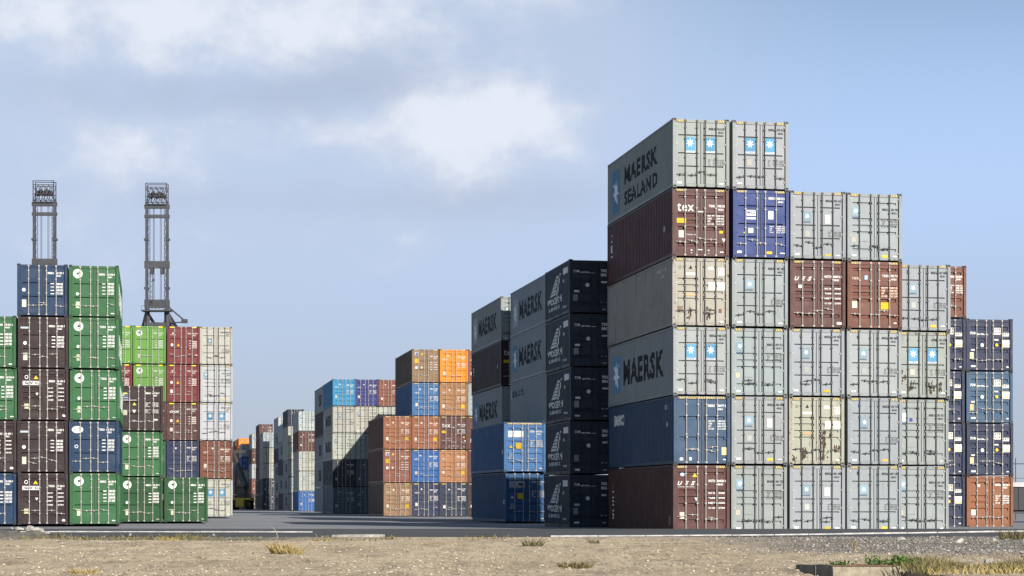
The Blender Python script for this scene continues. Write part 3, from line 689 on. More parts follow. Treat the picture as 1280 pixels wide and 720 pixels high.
# ------------------------------------------------------------------ stacks
YAW = math.atan(450/2513.0); CW, SW = math.cos(YAW), math.sin(YAW)
HC, ST = 2.896, 2.591
def o_(**k): return k
def G(kind, col, **k): return (kind, col, 12.192, HC, dict(rod='d', **k))
def B(kind, col, H=HC, Lc=12.192, **k): return (kind, col, Lc, H, k)
ORD = {1: 'second', 2: 'third', 3: 'fourth', 4: 'fifth'}
def block(px, D, zoff, cols, lod, pitch=2.45, dz=0.0):
    """px, D: photo pixel and distance of the block's front left corner. cols: (offset in pitches, push back, [(spec, words)...] bottom up, 'place words')"""
    x0, y0 = PX(px, D), D
    for off, back, tiers, where in cols:
        bx = x0+off*pitch*CW-back*SW+HW*CW; by = y0+off*pitch*SW+back*CW+HW*SW
        z = zg(y0)+zoff; n = len(tiers); seen = {}
        for k, (spec, words) in enumerate(tiers):
            jx, jy = R.uniform(-.035, .035), R.uniform(-.09, .09)
            jx += spec[4].get('dx', 0); jy += spec[4].get('dy', 0)
            pos = 'topmost' if k == n-1 else 'bottom one' if k == 0 else ORD[k]+' from bottom' if k <= 2 or k < n-2 else 'second from top'
            lab = f'{words}, {pos} in {where}'
            assert 4 <= len(lab.split()) <= 16, (len(lab.split()), lab)
            container((bx+jx*CW-jy*SW, by+jy*CW+jx*SW, z), YAW, spec, lab, lod)
            z += spec[3]+dz
g = G
# -- the tall grey block at the right
block(841.5, 84.0, -.09, [
    (0, 0, [(B('ues', 'brown', side='uesv', code=('WCTU', '504536 0')), 'brown container lettered UES'), (B('seaco', 'blue2', side='seaco', haz=2, code=('GESU', '466977 2')), 'blue container, seaco on its side'), (g('mbig', 'graywarm', side='maersk', code=('MSKU', '188 234 2')), 'grey container with two blue star panels'),
            (g('mdirty', 'cream', side='code', wear=.75, stain=((.30, .12, 10, .45, 12), (-.50, .12, 7, .4, 13))), 'stained cream container'), (B('tex', 'brown', side='texv', code=('TGHU', '708135 0')), 'brown container lettered tex'), (g('mbig', 'graywarm', side='sealand', code=('MSKU', '818 587 2')), 'grey container with two blue star panels')], "right block's first column"),
    (1, 0, [(g('mcorr', 'gray', code=('MWSK', '001 723 0'), iso='45G7'), 'ribbed grey container'), (g('mflatyp', 'gray', code=('MSKU', '384 888 1')), 'grey container with small star'), (g('mcorr', 'gray2', code=('MSKU', '839 812 0')), 'ribbed grey container'),
            (g('mflat', 'gray2', code=('MSKU', '387 383 1')), 'grey container with small star'), (B('mcc', 'mcc', code=('MRKU', '082 812 2')), 'bright blue MCC container'), (g('mbig', 'gray2', code=('MSKU', '979 815 3')), 'grey container with two blue stars')], "right block's second column"),
    (2, 0, [(g('mflatyp', 'gray2', code=('MRKU', '402 188 1')), 'grey container with small star'), (g('mdirty', 'cream', wear=.8, stain=((.28, .08, 34, .75, 3), (.30, .36, 10, .35, 4), (-.50, .10, 14, .45, 5), (.86, .22, 6, .15, 6), (-1.0, .05, 8, .2, 7))), 'rust streaked cream container'), (g('mflaty', 'gray2', code=('MSKU', '140 955 5')), 'grey container with small star'),
            (B('uesp', 'brown', code=('NCTU', '468912 5')), 'brown container lettered UES'), (g('mflatyp', 'gray2', code=('MRKU', '398 102 0')), 'grey container with small star')], "right block's third column"),
    (3, 0, [(g('mflaty', 'gray2', code=('MRKU', '207 140 5')), 'grey container with small star'), (g('mflaty', 'gray2', code=('MRKU', '447 715 4')), 'grey container with small star'), (g('mflat', 'gray2', code=('MSKU', '082 085 3')), 'grey container with small star'),
            (B('rustyl', 'redbrown', wear=.5, code=('TCKU', '990 711 5')), 'red brown container with yellow label'), (g('mcorry', 'gray2', code=('MRKU', '240 705 8')), 'ribbed grey container')], "right block's fourth column"),
    (3.97, .8, [(g('mcorr', 'gray', code=('MSKU', '154 100 5')), 'ribbed grey container with star'), (g('mcorrl', 'gray', code=('MSKU', '101 011 2')), 'ribbed grey container with pale label'), (g('mbig', 'graywarm', wear=.6, stain=((-.52, .12, 10, .4, 8), (-.86, .2, 9, .6, 9), (.38, .08, 16, .55, 10), (.78, .12, 8, .35, 11)), code=('APMU', '123 050 1')), 'rust spotted grey container, two blue stars'),
            (g('mflaty', 'gray2', code=('MRKU', '427 308 0')), 'grey container with small star')], "right block's fifth column")], 0, 2.54)
# -- the dark stacks behind its right end
block(1148.5, 99.0, -.05, [
    (0, 0, [(B('tal', 'navy2', ST), 'half hidden navy container'), (B('tal', 'navy2', ST), 'half hidden navy container'), (B('talp', 'navy2', ST), 'half hidden navy container'), (B('tal', 'navy2', ST), 'half hidden navy container'), (B('gen', 'redbrown', ST), 'half hidden red brown container')], 'column beside the far right stack'),
    (1.02, 0, [(B('gen', 'rust', ST), 'orange brown container'), (B('tal', 'navy2', ST), 'navy container with white plates'), (B('tal', 'talblue', ST), 'mid blue container with white plates'), (B('talp', 'navy2', ST), 'navy container with white plates')], 'the far right stack')], 0)
# -- dark 20-foot boxes with the sail emblem
block(712.5, 96.9, -.02, [(0, 0, [(B('talq', 'black', ST, 6.058, side='sail', rod='g'), 'short black container, white sail emblem') for k in range(5)], 'stack left of the tall block')], 0)
# -- two blue boxes with the grey column behind their right edge
block(631, 116.0, .07, [
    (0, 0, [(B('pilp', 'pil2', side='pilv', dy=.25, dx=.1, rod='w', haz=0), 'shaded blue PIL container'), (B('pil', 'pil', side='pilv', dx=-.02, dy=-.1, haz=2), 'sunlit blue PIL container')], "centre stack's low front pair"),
    (1.02, 0, [(g('mflat', 'gray'), 'hidden grey container'), (g('mflat', 'gray'), 'hidden grey container'), (g('mflat', 'gray2', side='nedlloyd'), 'shaded grey container lettered NEDLLOYD'), (g('mflat', 'gray2', side='maersk'), 'shaded grey container lettered MAERSK'), (g('mflat', 'gray2', side='maersk2'), 'shaded grey container lettered MAERSK')], 'column beside black sail boxes')], 1)
block(626.5, 130.0, .07, [
    (0, 0, [(B('gen', 'pil2', haz=0), 'hidden blue container'), (B('gen', 'pil2', haz=0), 'hidden blue container'), (g('mflat', 'gray2', side='maersk', haz=0), 'grey container lettered MAERSK'), (B('tex', 'dkbrown', side='texv', haz=0), 'dark brown container lettered tex'), (g('mcorr', 'gray', side='maersk2', haz=0), 'weathered grey container')], 'stack behind the blue pair')], 1)
# -- brown and orange block
block(479.5, 173.3, .02, [
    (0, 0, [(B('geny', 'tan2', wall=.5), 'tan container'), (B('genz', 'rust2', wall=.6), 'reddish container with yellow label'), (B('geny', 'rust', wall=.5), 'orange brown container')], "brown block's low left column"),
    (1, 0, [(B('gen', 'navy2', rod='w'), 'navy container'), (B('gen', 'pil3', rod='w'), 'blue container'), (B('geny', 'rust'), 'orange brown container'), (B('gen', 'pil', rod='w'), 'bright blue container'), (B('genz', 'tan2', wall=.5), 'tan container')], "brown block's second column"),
    (2, 0, [(B('gen', 'dkblue', rod='w'), 'black blue container'), (B('geny', 'tan'), 'orange tan container'), (B('tex', 'brown'), 'brown container lettered tex'), (B('geny', 'tan'), 'orange tan container'), (B('gen', 'orange'), 'vivid orange container')], "brown block's third column"),
    (3, 0, [(B('gen', c), 'barely visible container') for c in ('dkbrown', 'brown', 'brown', 'gray', 'rust2')], "brown block's hidden fourth column"),
    (3, 12.3, [(B('gen', c), 'hidden container') for c in ('gray', 'brown', 'gray', 'gray', 'brown')], "brown block's second fourth column"),
    (3, 24.6, [(B('gen', c), 'hidden container') for c in ('gray', 'brown', 'gray', 'gray', 'brown')], "brown block's third fourth column")], 1)
# -- grey block in the middle distance, crossed by a shadow
def far(col, kind='gen', side=None, H=HC, **k):
    m = kind[0] == 'm'
    return (kind, col, 12.192, H, dict(rod='d' if m else 'w', side=side, **k))
block(416, 216.0, .02, [
    (0, 0, [(far('steelblue'), 'slate blue container'), (far('dkslate', side='box'), 'black container with white marks'), (far('whitewarm', 'mcorr', 'maersk2'), 'half shaded white container'), (far('whitewarm', 'mflat', 'maersk2'), 'white container'), (far('cyan'), 'bright sky blue container')], 'the middle grey block, first column'),
    (1, 0, [(far('steelblue'), 'slate blue container'), (far('steelblue'), 'slate blue container'), (far('gray', 'mflatp'), 'shaded grey container'), (far('whitewarm', 'mcorr'), 'white container'), (far('indigo'), 'violet blue container')], 'the middle grey block, second column'),
    (2, 0, [(far('gray'), 'grey container'), (far('gray'), 'grey container'), (far('gray', 'mflat'), 'grey container'), (far('whitewarm', 'mflat'), 'white container'), (far('rust2'), 'red brown container')], 'the middle grey block, third column'),
    (0, 12.4, [(far('gray'), 'grey container'), (far('gray', 'mflat', 'box'), 'grey container with dark panel'), (far('gray', 'mflat', 'box'), 'grey container with dark panel'), (far('dkbrown'), 'dark brown container'), (far('gray', 'mflat', 'box'), 'grey container with dark panel')], 'the middle block, second row')], 2)
# -- the receding row beyond
def row(px, D, tiers, where, zoff=0): block(px, D, zoff, [(0, 0, tiers, where)], 2)
WORD = dict(pil3='blue', white='white', whitewarm='cream white', brown='brown', navy='navy', gray='grey', dkbrown='dark brown', redbrown='red brown', orange='orange', rust2='reddish', dkslate='black', indigo='violet')
def tt(cols, H=HC): return [(far(c, 'mflat' if c in ('white', 'whitewarm', 'gray') and i % 2 else 'mcorr' if c in ('white', 'whitewarm') else 'gen', 'box' if c == 'gray' else None, H), WORD[c]+' container') for i, c in enumerate(cols)]
row(373.5, 291, tt(['pil3', 'whitewarm', 'whitewarm', 'brown', 'white']), 'receding row, nearest stack')
row(360, 308, tt(['gray', 'gray', 'gray', 'whitewarm', 'whitewarm', 'navy'], ST), 'receding row, second stack')
row(353.6, 321, tt(['brown', 'gray', 'navy', 'gray', 'white'], 2.77), 'receding row, third stack')
row(348, 335, tt(['gray', 'gray', 'gray', 'navy', 'gray', 'white'], ST), 'receding row, fourth stack')
row(328.9, 353, tt(['dkslate', 'dkslate', 'whitewarm', 'whitewarm', 'white'], 2.72), 'receding row, fifth stack')
row(324, 366, tt(['dkbrown', 'dkbrown', 'brown', 'brown', 'brown', 'brown'], ST), 'receding row, sixth stack')
row(314.8, 386, tt(['dkbrown', 'rust2', 'white', 'brown', 'white']), 'receding row, seventh stack')
row(302, 400, tt(['brown', 'rust2', 'white', 'pil3', 'white'], ST), 'receding row, eighth stack')
row(298.5, 413, tt(['rust2', 'rust2', 'brown', 'rust2', 'orange']), 'receding row, ninth stack')
row(294, 427, tt(['rust2', 'brown', 'rust2', 'brown', 'rust2']), 'receding row, farthest stack')
# -- left blocks
block(22.3, 99.7, .10, [
    (-1, 0, [(B('blue42', 'blue', ST), 'cut off blue container'), (B('gvc', 'dkbrown', ST), 'cut off brown container'), (B('ever', 'green', ST), 'cut off green container'), (B('ever', 'green', ST), 'cut off green container')], 'column at left picture edge'),
    (0, 0, [(B('gvc', 'dkbrown', ST), 'dark brown container lettered GVC'), (B('brn42', 'dkbrown', ST), 'dark brown container'), (B('gvc', 'dkbrown', ST), 'dark brown container lettered GVC'), (B('brn42', 'dkbrown', ST), 'dark brown container'), (B('blue42', 'blue', ST), 'dark blue container')], "left block's brown column"),
    (1.0, 0, [(B('ever', 'green', ST, side='everline'), 'green container with white roundel'), (B('bluev', 'blue', ST, side='everline'), 'blue container with white oval'), (B('ever', 'green', ST, side='ever'), 'green container with white roundel'), (B('ever', 'green', ST, side='ever'), 'green container with white roundel'), (B('ever', 'green', ST, side='ever'), 'green container with white roundel')], "left block's green column")], 0, 2.505)
block(149, 114.0, .08, [
    (0, 0, [(B('ever', 'dkgreen', ST), 'dark green container'), (B('ever', 'green', ST), 'mid green container'), (B('fbox', 'dkbrown', ST), 'blackish brown container')], 'column behind the left block'),
    (1.04, 0, [(B('ever', 'dkgreen', ST), 'dark green container with white roundel'), ][:1], 'front of the left rear block')], 0)
block(124.5, 151.6, .12, [
    (0, 0, [(B('gen', 'dkbrown'), 'hidden brown container'), (B('gen', 'green'), 'hidden green container'), (B('gen', 'brown'), 'hidden brown container'), (B('red42', 'red', haz=0, yt=1), 'mostly hidden red container'), (B('ever', 'lime', haz=0, yt=1), 'mostly hidden lime green container')], "left rear block's first column"),
    (1, 0, [(B('gen', 'dkbrown'), 'hidden brown container'), (B('gen', 'green'), 'hidden green container'), (B('gen', 'brown'), 'hidden brown container'), (B('ever', 'lime', haz=0, yt=1), 'lime green container, lower part hidden'), (B('ever', 'lime', haz=0, yt=1), 'lime green container')], "left rear block's second column"),
    (2, 0, [(B('gen', 'gray'), 'hidden grey container'), (B('gen', 'navy2', haz=0), 'navy container'), (B('ocs', 'brown2', haz=0, yt=1), 'brown container lettered OCS'), (B('red42', 'red', haz=0, yt=1), 'red container'), (B('red42', 'red', haz=0, yt=1), 'red container')], "left rear block's third column"),
    (3, 0, [(g('mbig', 'whitewarm', wear=.5), 'stained white container'), (B('gen', 'redbrown', haz=0), 'red brown container, pink label'), (g('mbig', 'white'), 'white container with two stars'), (g('mcorry', 'white'), 'ribbed white container'), (g('mflat', 'whitewarm'), 'cream white container')], "left rear block's last column")], 1, 2.50)

# ------------------------------------------------------------------ road lines and slab
RZ = lambda y: .10+.00917*(y-66)
KERB = simple('pale_kerb_concrete', (.34, .335, .32), .85, .3, 0, 3)
def kerb(pts, h, label):
    m = MB()
    for (xa, ya), (xb, yb) in zip(pts, pts[1:]):
        n = max(1, int(abs(xb-xa)/1.2))
        for k in range(n):       # separate kerb stones with narrow joints
            t0, t1 = k/n, (k+.985)/n; p = [(xa+(xb-xa)*t, ya+(yb-ya)*t) for t in (t0, t1)]; e = R.uniform(-.006, .006); i = len(m.v)
            for z in (-.05, h+e):
                for (x, y), d in ((p[0], 0), (p[1], 0), (p[1], .2), (p[0], .2)): m.v.append((x, y+d, RZ(y)+z))
            m.f += [(i+4, i+5, i+6, i+7)]+[(i+q, i+(q+1) % 4, i+4+(q+1) % 4, i+4+q) for q in range(4)]; m.m += [0]*5
    tag(put('kerb', m.mesh('kerb', KERB)), label, kind='structure')
kerb([(-40, 73.0), (-14, 73.0), (-7.2, 72.6)], .040, 'pale low kerb along the left half of the road')
kerb([(1.3, 67.2), (4.5, 67.6), (9, 68.8), (14, 71.2), (20, 74.4), (40, 76.5)], .045, 'pale low kerb running along the right half of the road')
def rock(name, loc, sx, sy, sz, mat, seed, label=None, cat='rubble', group=None, sub=3):
    rr = random.Random(seed); bm = bmesh.new(); bmesh.ops.create_icosphere(bm, subdivisions=sub, radius=1)
    ax = [Vector((rr.uniform(-1, 1), rr.uniform(-1, 1), rr.uniform(-1, 1))).normalized() for _ in range(7)]; hh = [rr.uniform(.45, .8) for _ in ax]
    for v in bm.verts:
        for a, h in zip(ax, hh):
            d = v.co.dot(a)
            if d > h: v.co -= a*(d-h)
        v.co = Vector((v.co.x*sx, v.co.y*sy, v.co.z*sz))
    me = bpy.data.meshes.new(name); bm.to_mesh(me); bm.free(); me.materials.append(mat)
    o = put(name, me, None, None, loc, (0, 0, rr.uniform(0, 6)))
    if label: tag(o, label, cat, group)
    return o
CONC2 = simple('broken_concrete', (.27, .26, .235), .9, .3, 0, 4)
slab = MB(); pts = [(-5.95, 66.4), (-5.4, 67.6), (-4.6, 67.9), (-4.25, 67.1), (-4.9, 66.2)]
for z in (.10, .19): slab.v += [(x, y, z) for x, y in pts]
slab.f = [(5, 6, 7, 8, 9)]+[(k, (k+1) % 5, 5+(k+1) % 5, 5+k) for k in range(5)]; slab.f = [f if len(f) == 5 else f[::-1] for f in slab.f]; slab.m = [0]*6
slab.f[0] = slab.f[0][::-1]
tag(put('concrete_slab', slab.mesh('slab', CONC2)), 'pale broken concrete slab lying at the road edge near the middle', 'slab')
RUB = [(-16.95, .27, .22, .25, .07, 'long pale slab-like chunk at the far left of the rubble'), (-16.42, .36, .16, .2, .10, 'squat whitish chunk right of the long slab in the rubble'), (-16.12, .38, .15, .2, .11, 'broad whitish chunk in the middle of the rubble'),
       (-15.86, .37, .15, .2, .09, 'flat whitish chunk right of the broad one'), (-15.66, .33, .08, .15, .12, 'upright pale chunk near the right end of the rubble'), (-15.52, .24, .10, .12, .06, 'small pale chunk at the right tip of the rubble'), (-16.65, .40, .05, .1, .05, 'small white stone on top of the rubble at its left')]
for i, (x, z, a, b_, c_, lab) in enumerate(RUB):
    rock('concrete_chunk', (x, 66.9+.1*(i % 3), z), a, b_, c_, CONC2, 40+i, lab, 'rubble', 'broken concrete chunks by the road')
heap = MB(); rr = random.Random(5)
SOIL = simple('grey_soil', (.10, .09, .07), .95, .4, 0, 3)
hv = []
for j in range(9):
    for i in range(40):
        x = -21+i*.24; y = 65.2+j*.36; e = max(0, 1-abs(j-4)/4.2)*max(0, min(1, (-15.2-x)/.5)); heap.v.append((x, y, .06+e*(.24+rr.uniform(-.05, .05))))
for j in range(8):
    for i in range(39): k = j*40+i; heap.f.append((k, k+1, k+41, k+40)); heap.m.append(0)
tag(put('soil_heap', heap.mesh('heap', SOIL, True)), 'low bank of grey soil under the rubble at the left', kind='stuff')
# ------------------------------------------------------------------ pebbles
def island_mat(name, cols, rough=.9):
    b = MatB(name); g_ = b.nd('ShaderNodeNewGeometry'); rp = b.nd('ShaderNodeValToRGB'); b.L.new(g_.outputs['Random Per Island'], rp.inputs[0])
    el = rp.color_ramp.elements; el[0].color = (*cols[0], 1); el[-1].color = (*cols[-1], 1)
    for i, c in enumerate(cols[1:-1]): e = el.new((i+1)/(len(cols)-1)); e.color = (*c, 1)
    return b.done(rp.outputs[0], rough)
PEB = island_mat('pebble_mix', [(.09, .07, .05), (.24, .19, .13), (.42, .34, .24), (.15, .115, .08), (.52, .46, .36)])
GRV = island_mat('gravel_mix', [(.045, .045, .045), (.12, .11, .10), (.22, .20, .18), (.075, .07, .07), (.38, .36, .32)])
from mathutils import noise as nz
def gz(x, y):
    q = Vector((x*.35, y*.22, 0)); fade = min(1, (66-y)/4); z = .125+fade*(.05*nz.noise(q)+.025*nz.noise(q*3.1)+.022*nz.noise(q*9.0))
    if y > 60.5 and x < 0: z -= .10*min(1, -x/6)*max(0, 1-abs(y-63.2)/2.2)
    if y < 36.2 and 5.05 < x < 6.95: z -= .55*min(1, (36.2-y)/.1)
    return z-rut(x, y)
def scatter(name, n, ok, mat, smin, smax, label, seed):
    rr = random.Random(seed); m = MB(); k = 0
    while k < n:
        y = 33+33*rr.random()**1.15; hw = y*.27
        x = rr.uniform(-hw, hw)
        if not ok(x, y, rr): continue
        k += 1; s_ = smin+(smax-smin)*rr.random()**3; z = gz(x, y)+s_*.15; i = len(m.v); a = rr.uniform(0, 6.28)
        for t in range(4): q = s_*rr.uniform(.6, 1.15); m.v.append((x+q*math.cos(a+t*1.57), y+q*math.sin(a+t*1.57), z+s_*rr.uniform(-.2, .2)))
        m.v.append((x+rr.uniform(-.3, .3)*s_, y, z+s_*rr.uniform(.45, .8)))
        for t in range(4): m.f.append((i+t, i+(t+1) % 4, i+4)); m.m.append(0)
    tag(put(name, m.mesh(name, mat)), label, kind='stuff')
scatter('pebbles', 17000, lambda x, y, r: r.random() < .35+.65*(nz.noise(Vector((x*.4, y*.3, 5))) > -.05), PEB, .010, .04, 'small pebbles scattered over the sandy verge', 11)
scatter('gravel', 6500, lambda x, y, r: x > 5.5+4*r.random() and y > 46-3*r.random(), GRV, .014, .06, 'loose grey gravel spilling beside the road at the right', 12)
for i, (x, y, s_, lab) in enumerate([(12.9, 58, .20, 'largest pale stone in the grey gravel under the far right stack'), (11.6, 60, .15, 'rounded pale stone left of the largest gravel stone'), (14.6, 61, .13, 'pale stone at the right end of the gravel'), (-12.6, 66.3, .07, 'lone white stone on the left road edge'), (-9.75, 65.6, .07, 'rounded grey stone on the road edge left of the twig'), (9.6, 40.5, .12, 'pale stone lying behind the dry grass')]):
    rock('stone', (x, y, .2 if y > 65 else gz(x, y)+s_*.2), s_, s_*.8, s_*.6, CONC2, 80+i, lab, 'stone', 'loose pale stones on the verge')
# ------------------------------------------------------------------ plants
def blades(m, x, y, z, n, h, spread, lean, rr, w=.010):
    for _ in range(n):
        a = rr.uniform(0, 6.28); q = spread*math.sqrt(rr.random()); bx, by = x+q*math.cos(a), y+q*math.sin(a); hh = h*rr.uniform(.45, 1.1); la = a+rr.uniform(-.8, .8); l = lean*hh*rr.uniform(.3, 1.2)
        dx, dy = math.cos(la)*l, math.sin(la)*l; p = rr.uniform(0, 6.28); wx, wy = w*math.cos(p), w*math.sin(p); i = len(m.v)
        m.v += [(bx-wx, by-wy, z), (bx+wx, by+wy, z), (bx+dx*.4+wx*.8, by+dy*.4+wy*.8, z+hh*.6), (bx+dx*.4-wx*.8, by+dy*.4-wy*.8, z+hh*.6), (bx+dx, by+dy, z+hh)]
        m.f += [(i, i+1, i+2, i+3), (i+3, i+2, i+4)]; m.m += [0, 0]
STRAW = island_mat('straw_grass', [(.30, .22, .07), (.40, .31, .12), (.22, .16, .06), (.36, .29, .14)])
OLIVE = island_mat('olive_grass', [(.085, .08, .03), (.16, .14, .05), (.06, .05, .025), (.24, .19, .08)])
LEAF = island_mat('weed_leaf', [(.05, .12, .015), (.10, .20, .025), (.03, .07, .012), (.16, .25, .04)])
DARKW = island_mat('dark_weed', [(.05, .05, .025), (.09, .085, .04), (.14, .13, .06)])
def tuft(px, D, n, h, sp, lean, mat, name, label, cat, seed, group=None):
    rr = random.Random(seed); m = MB(); x = PX(px, D); blades(m, 0, 0, 0, n, h, sp, lean, rr)
    tag(put(name, m.mesh(name, mat), None, None, (x, D, gz(x, D)-.01)), label, cat, group)
tuft(352, 46.5, 260, .30, .22, 1.1, STRAW, 'dry_grass_tuft', 'thick straw yellow grass tuft alone on the sand, left of middle', 'grass tuft', 1)
tuft(364, 45.6, 170, .20, .26, 1.4, STRAW, 'dry_grass_tuft', 'low straw tuft on the right flank of the thick yellow one', 'grass tuft', 2)
tuft(719, 37.6, 200, .13, .32, 1.6, OLIVE, 'sparse_grass_tuft', 'sparse olive grass patch on the sand below the black containers', 'grass tuft', 3)
tuft(212, 60.5, 150, .12, .3, 1.6, STRAW, 'sparse_grass_tuft', 'flat straw coloured patch at the sand edge below the dark green containers', 'grass tuft', 4)
tuft(666, 53, 120, .20, .26, 1.2, DARKW, 'dark_weed', 'small dark weed below the black short containers', 'weed', 5)
tuft(103, 34.5, 160, .12, .22, 1.5, STRAW, 'sparse_grass_tuft', 'yellowish patch at the bottom left of the sand', 'grass tuft', 6)
tuft(1268, 62.5, 200, .38, .45, .8, OLIVE, 'roadside_weed', 'tall grey olive weed at the road edge by the far right stack', 'weed', 7)
tuft(742, 57, 70, .18, .14, 1.0, DARKW, 'dark_weed', 'tiny dark weed on the sand in front of the black sail boxes', 'weed', 8)
tuft(403, 62.0, 170, .12, .3, 1.8, STRAW, 'sparse_grass_tuft', 'flat bright straw patch beside the road slab', 'grass tuft', 9)
tuft(1068, 49, 9, .42, .05, .5, STRAW, 'dry_stalks', 'thin dry stalks standing behind the concrete block', 'grass tuft', 10)
tuft(1145, 34.4, 220, .13, .35, 1.3, STRAW, 'sparse_grass_tuft', 'yellow grass at the left foot of the dry bank', 'grass tuft', 13)
rr = random.Random(21); m = MB()
for _ in range(210):
    px = rr.uniform(1128, 1296); D = rr.uniform(34.2, 38.6); x = PX(px, D); e = .6+.4*math.sin(px*.045)
    blades(m, x, D, gz(x, D), 18, .20*e*rr.uniform(.6, 1.2), .20, .8, rr, .008)
tag(put('dry_grass_bank', m.mesh('dry_grass', OLIVE)), 'bank of dry olive grass in the right foreground', kind='stuff')
m = MB()
for _ in range(45):
    px = rr.uniform(1135, 1296); D = rr.uniform(33.2, 36.5); x = PX(px, D); blades(m, x, D, gz(x, D), 9, .16, .16, 1.1, rr, .008)
tag(put('straw_grass_strip', m.mesh('straw_grass', STRAW)), 'pale straw mixed through the dry bank', kind='stuff')
m = MB()
for _ in range(110):
    px = rr.uniform(40, 640); D = rr.uniform(62.2, 65.6)
    if px > 260 and rr.random() < .75: continue
    x = PX(px, D); blades(m, x, D, gz(x, D), 16, .16, .5, 1.2, rr, .014)
tag(put('verge_weeds', m.mesh('verge_weeds', OLIVE)), 'grey green weeds in the shallow ditch along the road', kind='stuff')
def weed(px, D, w, h, n, label, seed):
    rr = random.Random(seed); st = MB(); lf = MB(); x = PX(px, D)
    for _ in range(n):
        a = rr.uniform(0, 6.28); q = w*math.sqrt(rr.random()); bx, by = q*math.cos(a), q*math.sin(a)*.5; tz = h*rr.uniform(.4, 1); tx, ty = bx+rr.uniform(-.1, .1), by+rr.uniform(-.06, .06)
        st.tube((bx, by, 0), (tx, ty, tz), .004, 4, .002)
        for _ in range(9):
            t = rr.uniform(.2, 1); c = Vector((bx+(tx-bx)*t, by+(ty-by)*t, tz*t)); l = rr.uniform(.025, .05); d = Vector((rr.uniform(-1, 1), rr.uniform(-1, 1), rr.uniform(-.1, .8))).normalized()*l; u = d.cross(Vector((rr.uniform(-1, 1), rr.uniform(-1, 1), 1))).normalized()*l*.45
            lf.quad([c, c+d*.5+u, c+d*1.2, c+d*.5-u])
    r_ = put('green_weed', None, None, None, (x, D, gz(x, max(D, 36.1)))); tag(r_, label, 'weed', 'green weeds round the concrete block')
    put('stem', st.mesh('stem', LEAF), r_); put('foliage', lf.mesh('foliage', LEAF), r_)
weed(1110, 36.7, .42, .26, 70, 'bushy bright green weed behind the right end of the concrete block', 31)
weed(1131, 36.3, .26, .24, 40, 'green weed hanging over the right corner of the concrete block', 32)
weed(1052, 36.75, .22, .13, 34, 'low green weed right behind the black rubber mat', 33)
tw = MB(); P0 = None
for p in ((0, 0, .0), (.06, 0, .16), (-.02, .05, .36), (-.16, .05, .50)):
    if P0: tw.tube(P0, p, .014, 5, .009)
    P0 = p
tw.tube((.06, 0, .16), (-.5, .1, .03), .016, 5, .008); tw.tube((0, 0, .02), (.3, -.1, .015), .014, 5, .008)
x = PX(345, 62.3); tag(put('fallen_twig', tw.mesh('twig', simple('grey_wood', (.22, .19, .14), .9)), None, None, (x, 62.3, gz(x, 62.3))), 'forked dry twig sticking up from the sand edge', 'twig')
# ------------------------------------------------------------------ concrete block with rail and rubber mat
blk = put('concrete_block', None, None, None, (PX(1042, 36), 36.0, 0)); tag(blk, 'low weathered concrete block at the bottom right with rusty rail', 'concrete block')
bm_ = MB(); X1 = 1.14
bm_.v = [(0, 0, -.5), (X1, 0, -.5), (X1+.06, .02, -.5), (X1+.12, .45, -.5), (0, .45, -.5)]+[(0, 0, .195), (X1, 0, .19), (X1+.06, .02, .19), (X1+.12, .45, .185), (0, .45, .19)]
bm_.f = [(5, 6, 7, 8, 9)]+[(k, (k+1) % 5, 5+(k+1) % 5, 5+k) for k in range(5)]; bm_.m = [0]*6
b = MatB('stained_concrete'); c = b.coord(); n1 = b.noise(c, 6, 7, .7); n2 = b.noise(b.coord((5, 5, .7)), 2, 4)
col = b.mix(b.ramp(n1, .3, .7), (.17, .145, .10, 1), (.31, .275, .205, 1)); col = b.mix(b.ramp(n2, .55, .8, 0, .7), col, (.10, .085, .06, 1)); b.bump(n1, .8, .02)
put('block_body', bm_.mesh('block', b.done(col, .9)), blk)
rl = MB(); rl.box(-.02, X1-.02, -.015, .05, .19, .213); rl.box(.32, .60, .0, .06, .213, .232)
put('rail', rl.mesh('rail', RUSTY), blk)
mt = MB(); nx, nyy = 13, 7; MW = .62
for j in range(nyy):
    for i in range(nx):
        u = i/(nx-1); t = j/(nyy-1)
        if t < .35: y = .30*(1-t/.35)-.03; z = .215-.012*abs(u-.5)
        else: y = -.035-.05*(t-.35); z = .212-.012*abs(u-.5)-(t-.35)*.75
        mt.v.append((-.64+u*MW+.02*(t-.5)*(u-.5), y+.012*math.sin(u*17), z+.006*math.sin(u*11)))
for j in range(nyy-1):
    for i in range(nx-1): k = j*nx+i; mt.f.append((k, k+nx, k+nx+1, k+1)); mt.m.append(0)
mat_o = put('rubber_mat', mt.mesh('mat', simple('black_mat', (.007, .007, .008), .95), True), None, None, (PX(1042, 36), 36.0, 0)); tag(mat_o, 'black rubber mat hung over the left end of the concrete block', 'rubber mat')
md = mat_o.modifiers.new('thickness', 'SOLIDIFY'); md.thickness = .018
sm = MB(); sm.bar((-.33, -.048, .205), (-.335, -.085, -.3), .006); put('seam', sm.mesh('seam', simple('seam_grey', (.25, .25, .25), .7)), mat_o)
bs = MB(); bs.box(-.62, -.0, -.012, .42, -.5, .185); put('left_end', bs.mesh('left_end', b.m), blk)
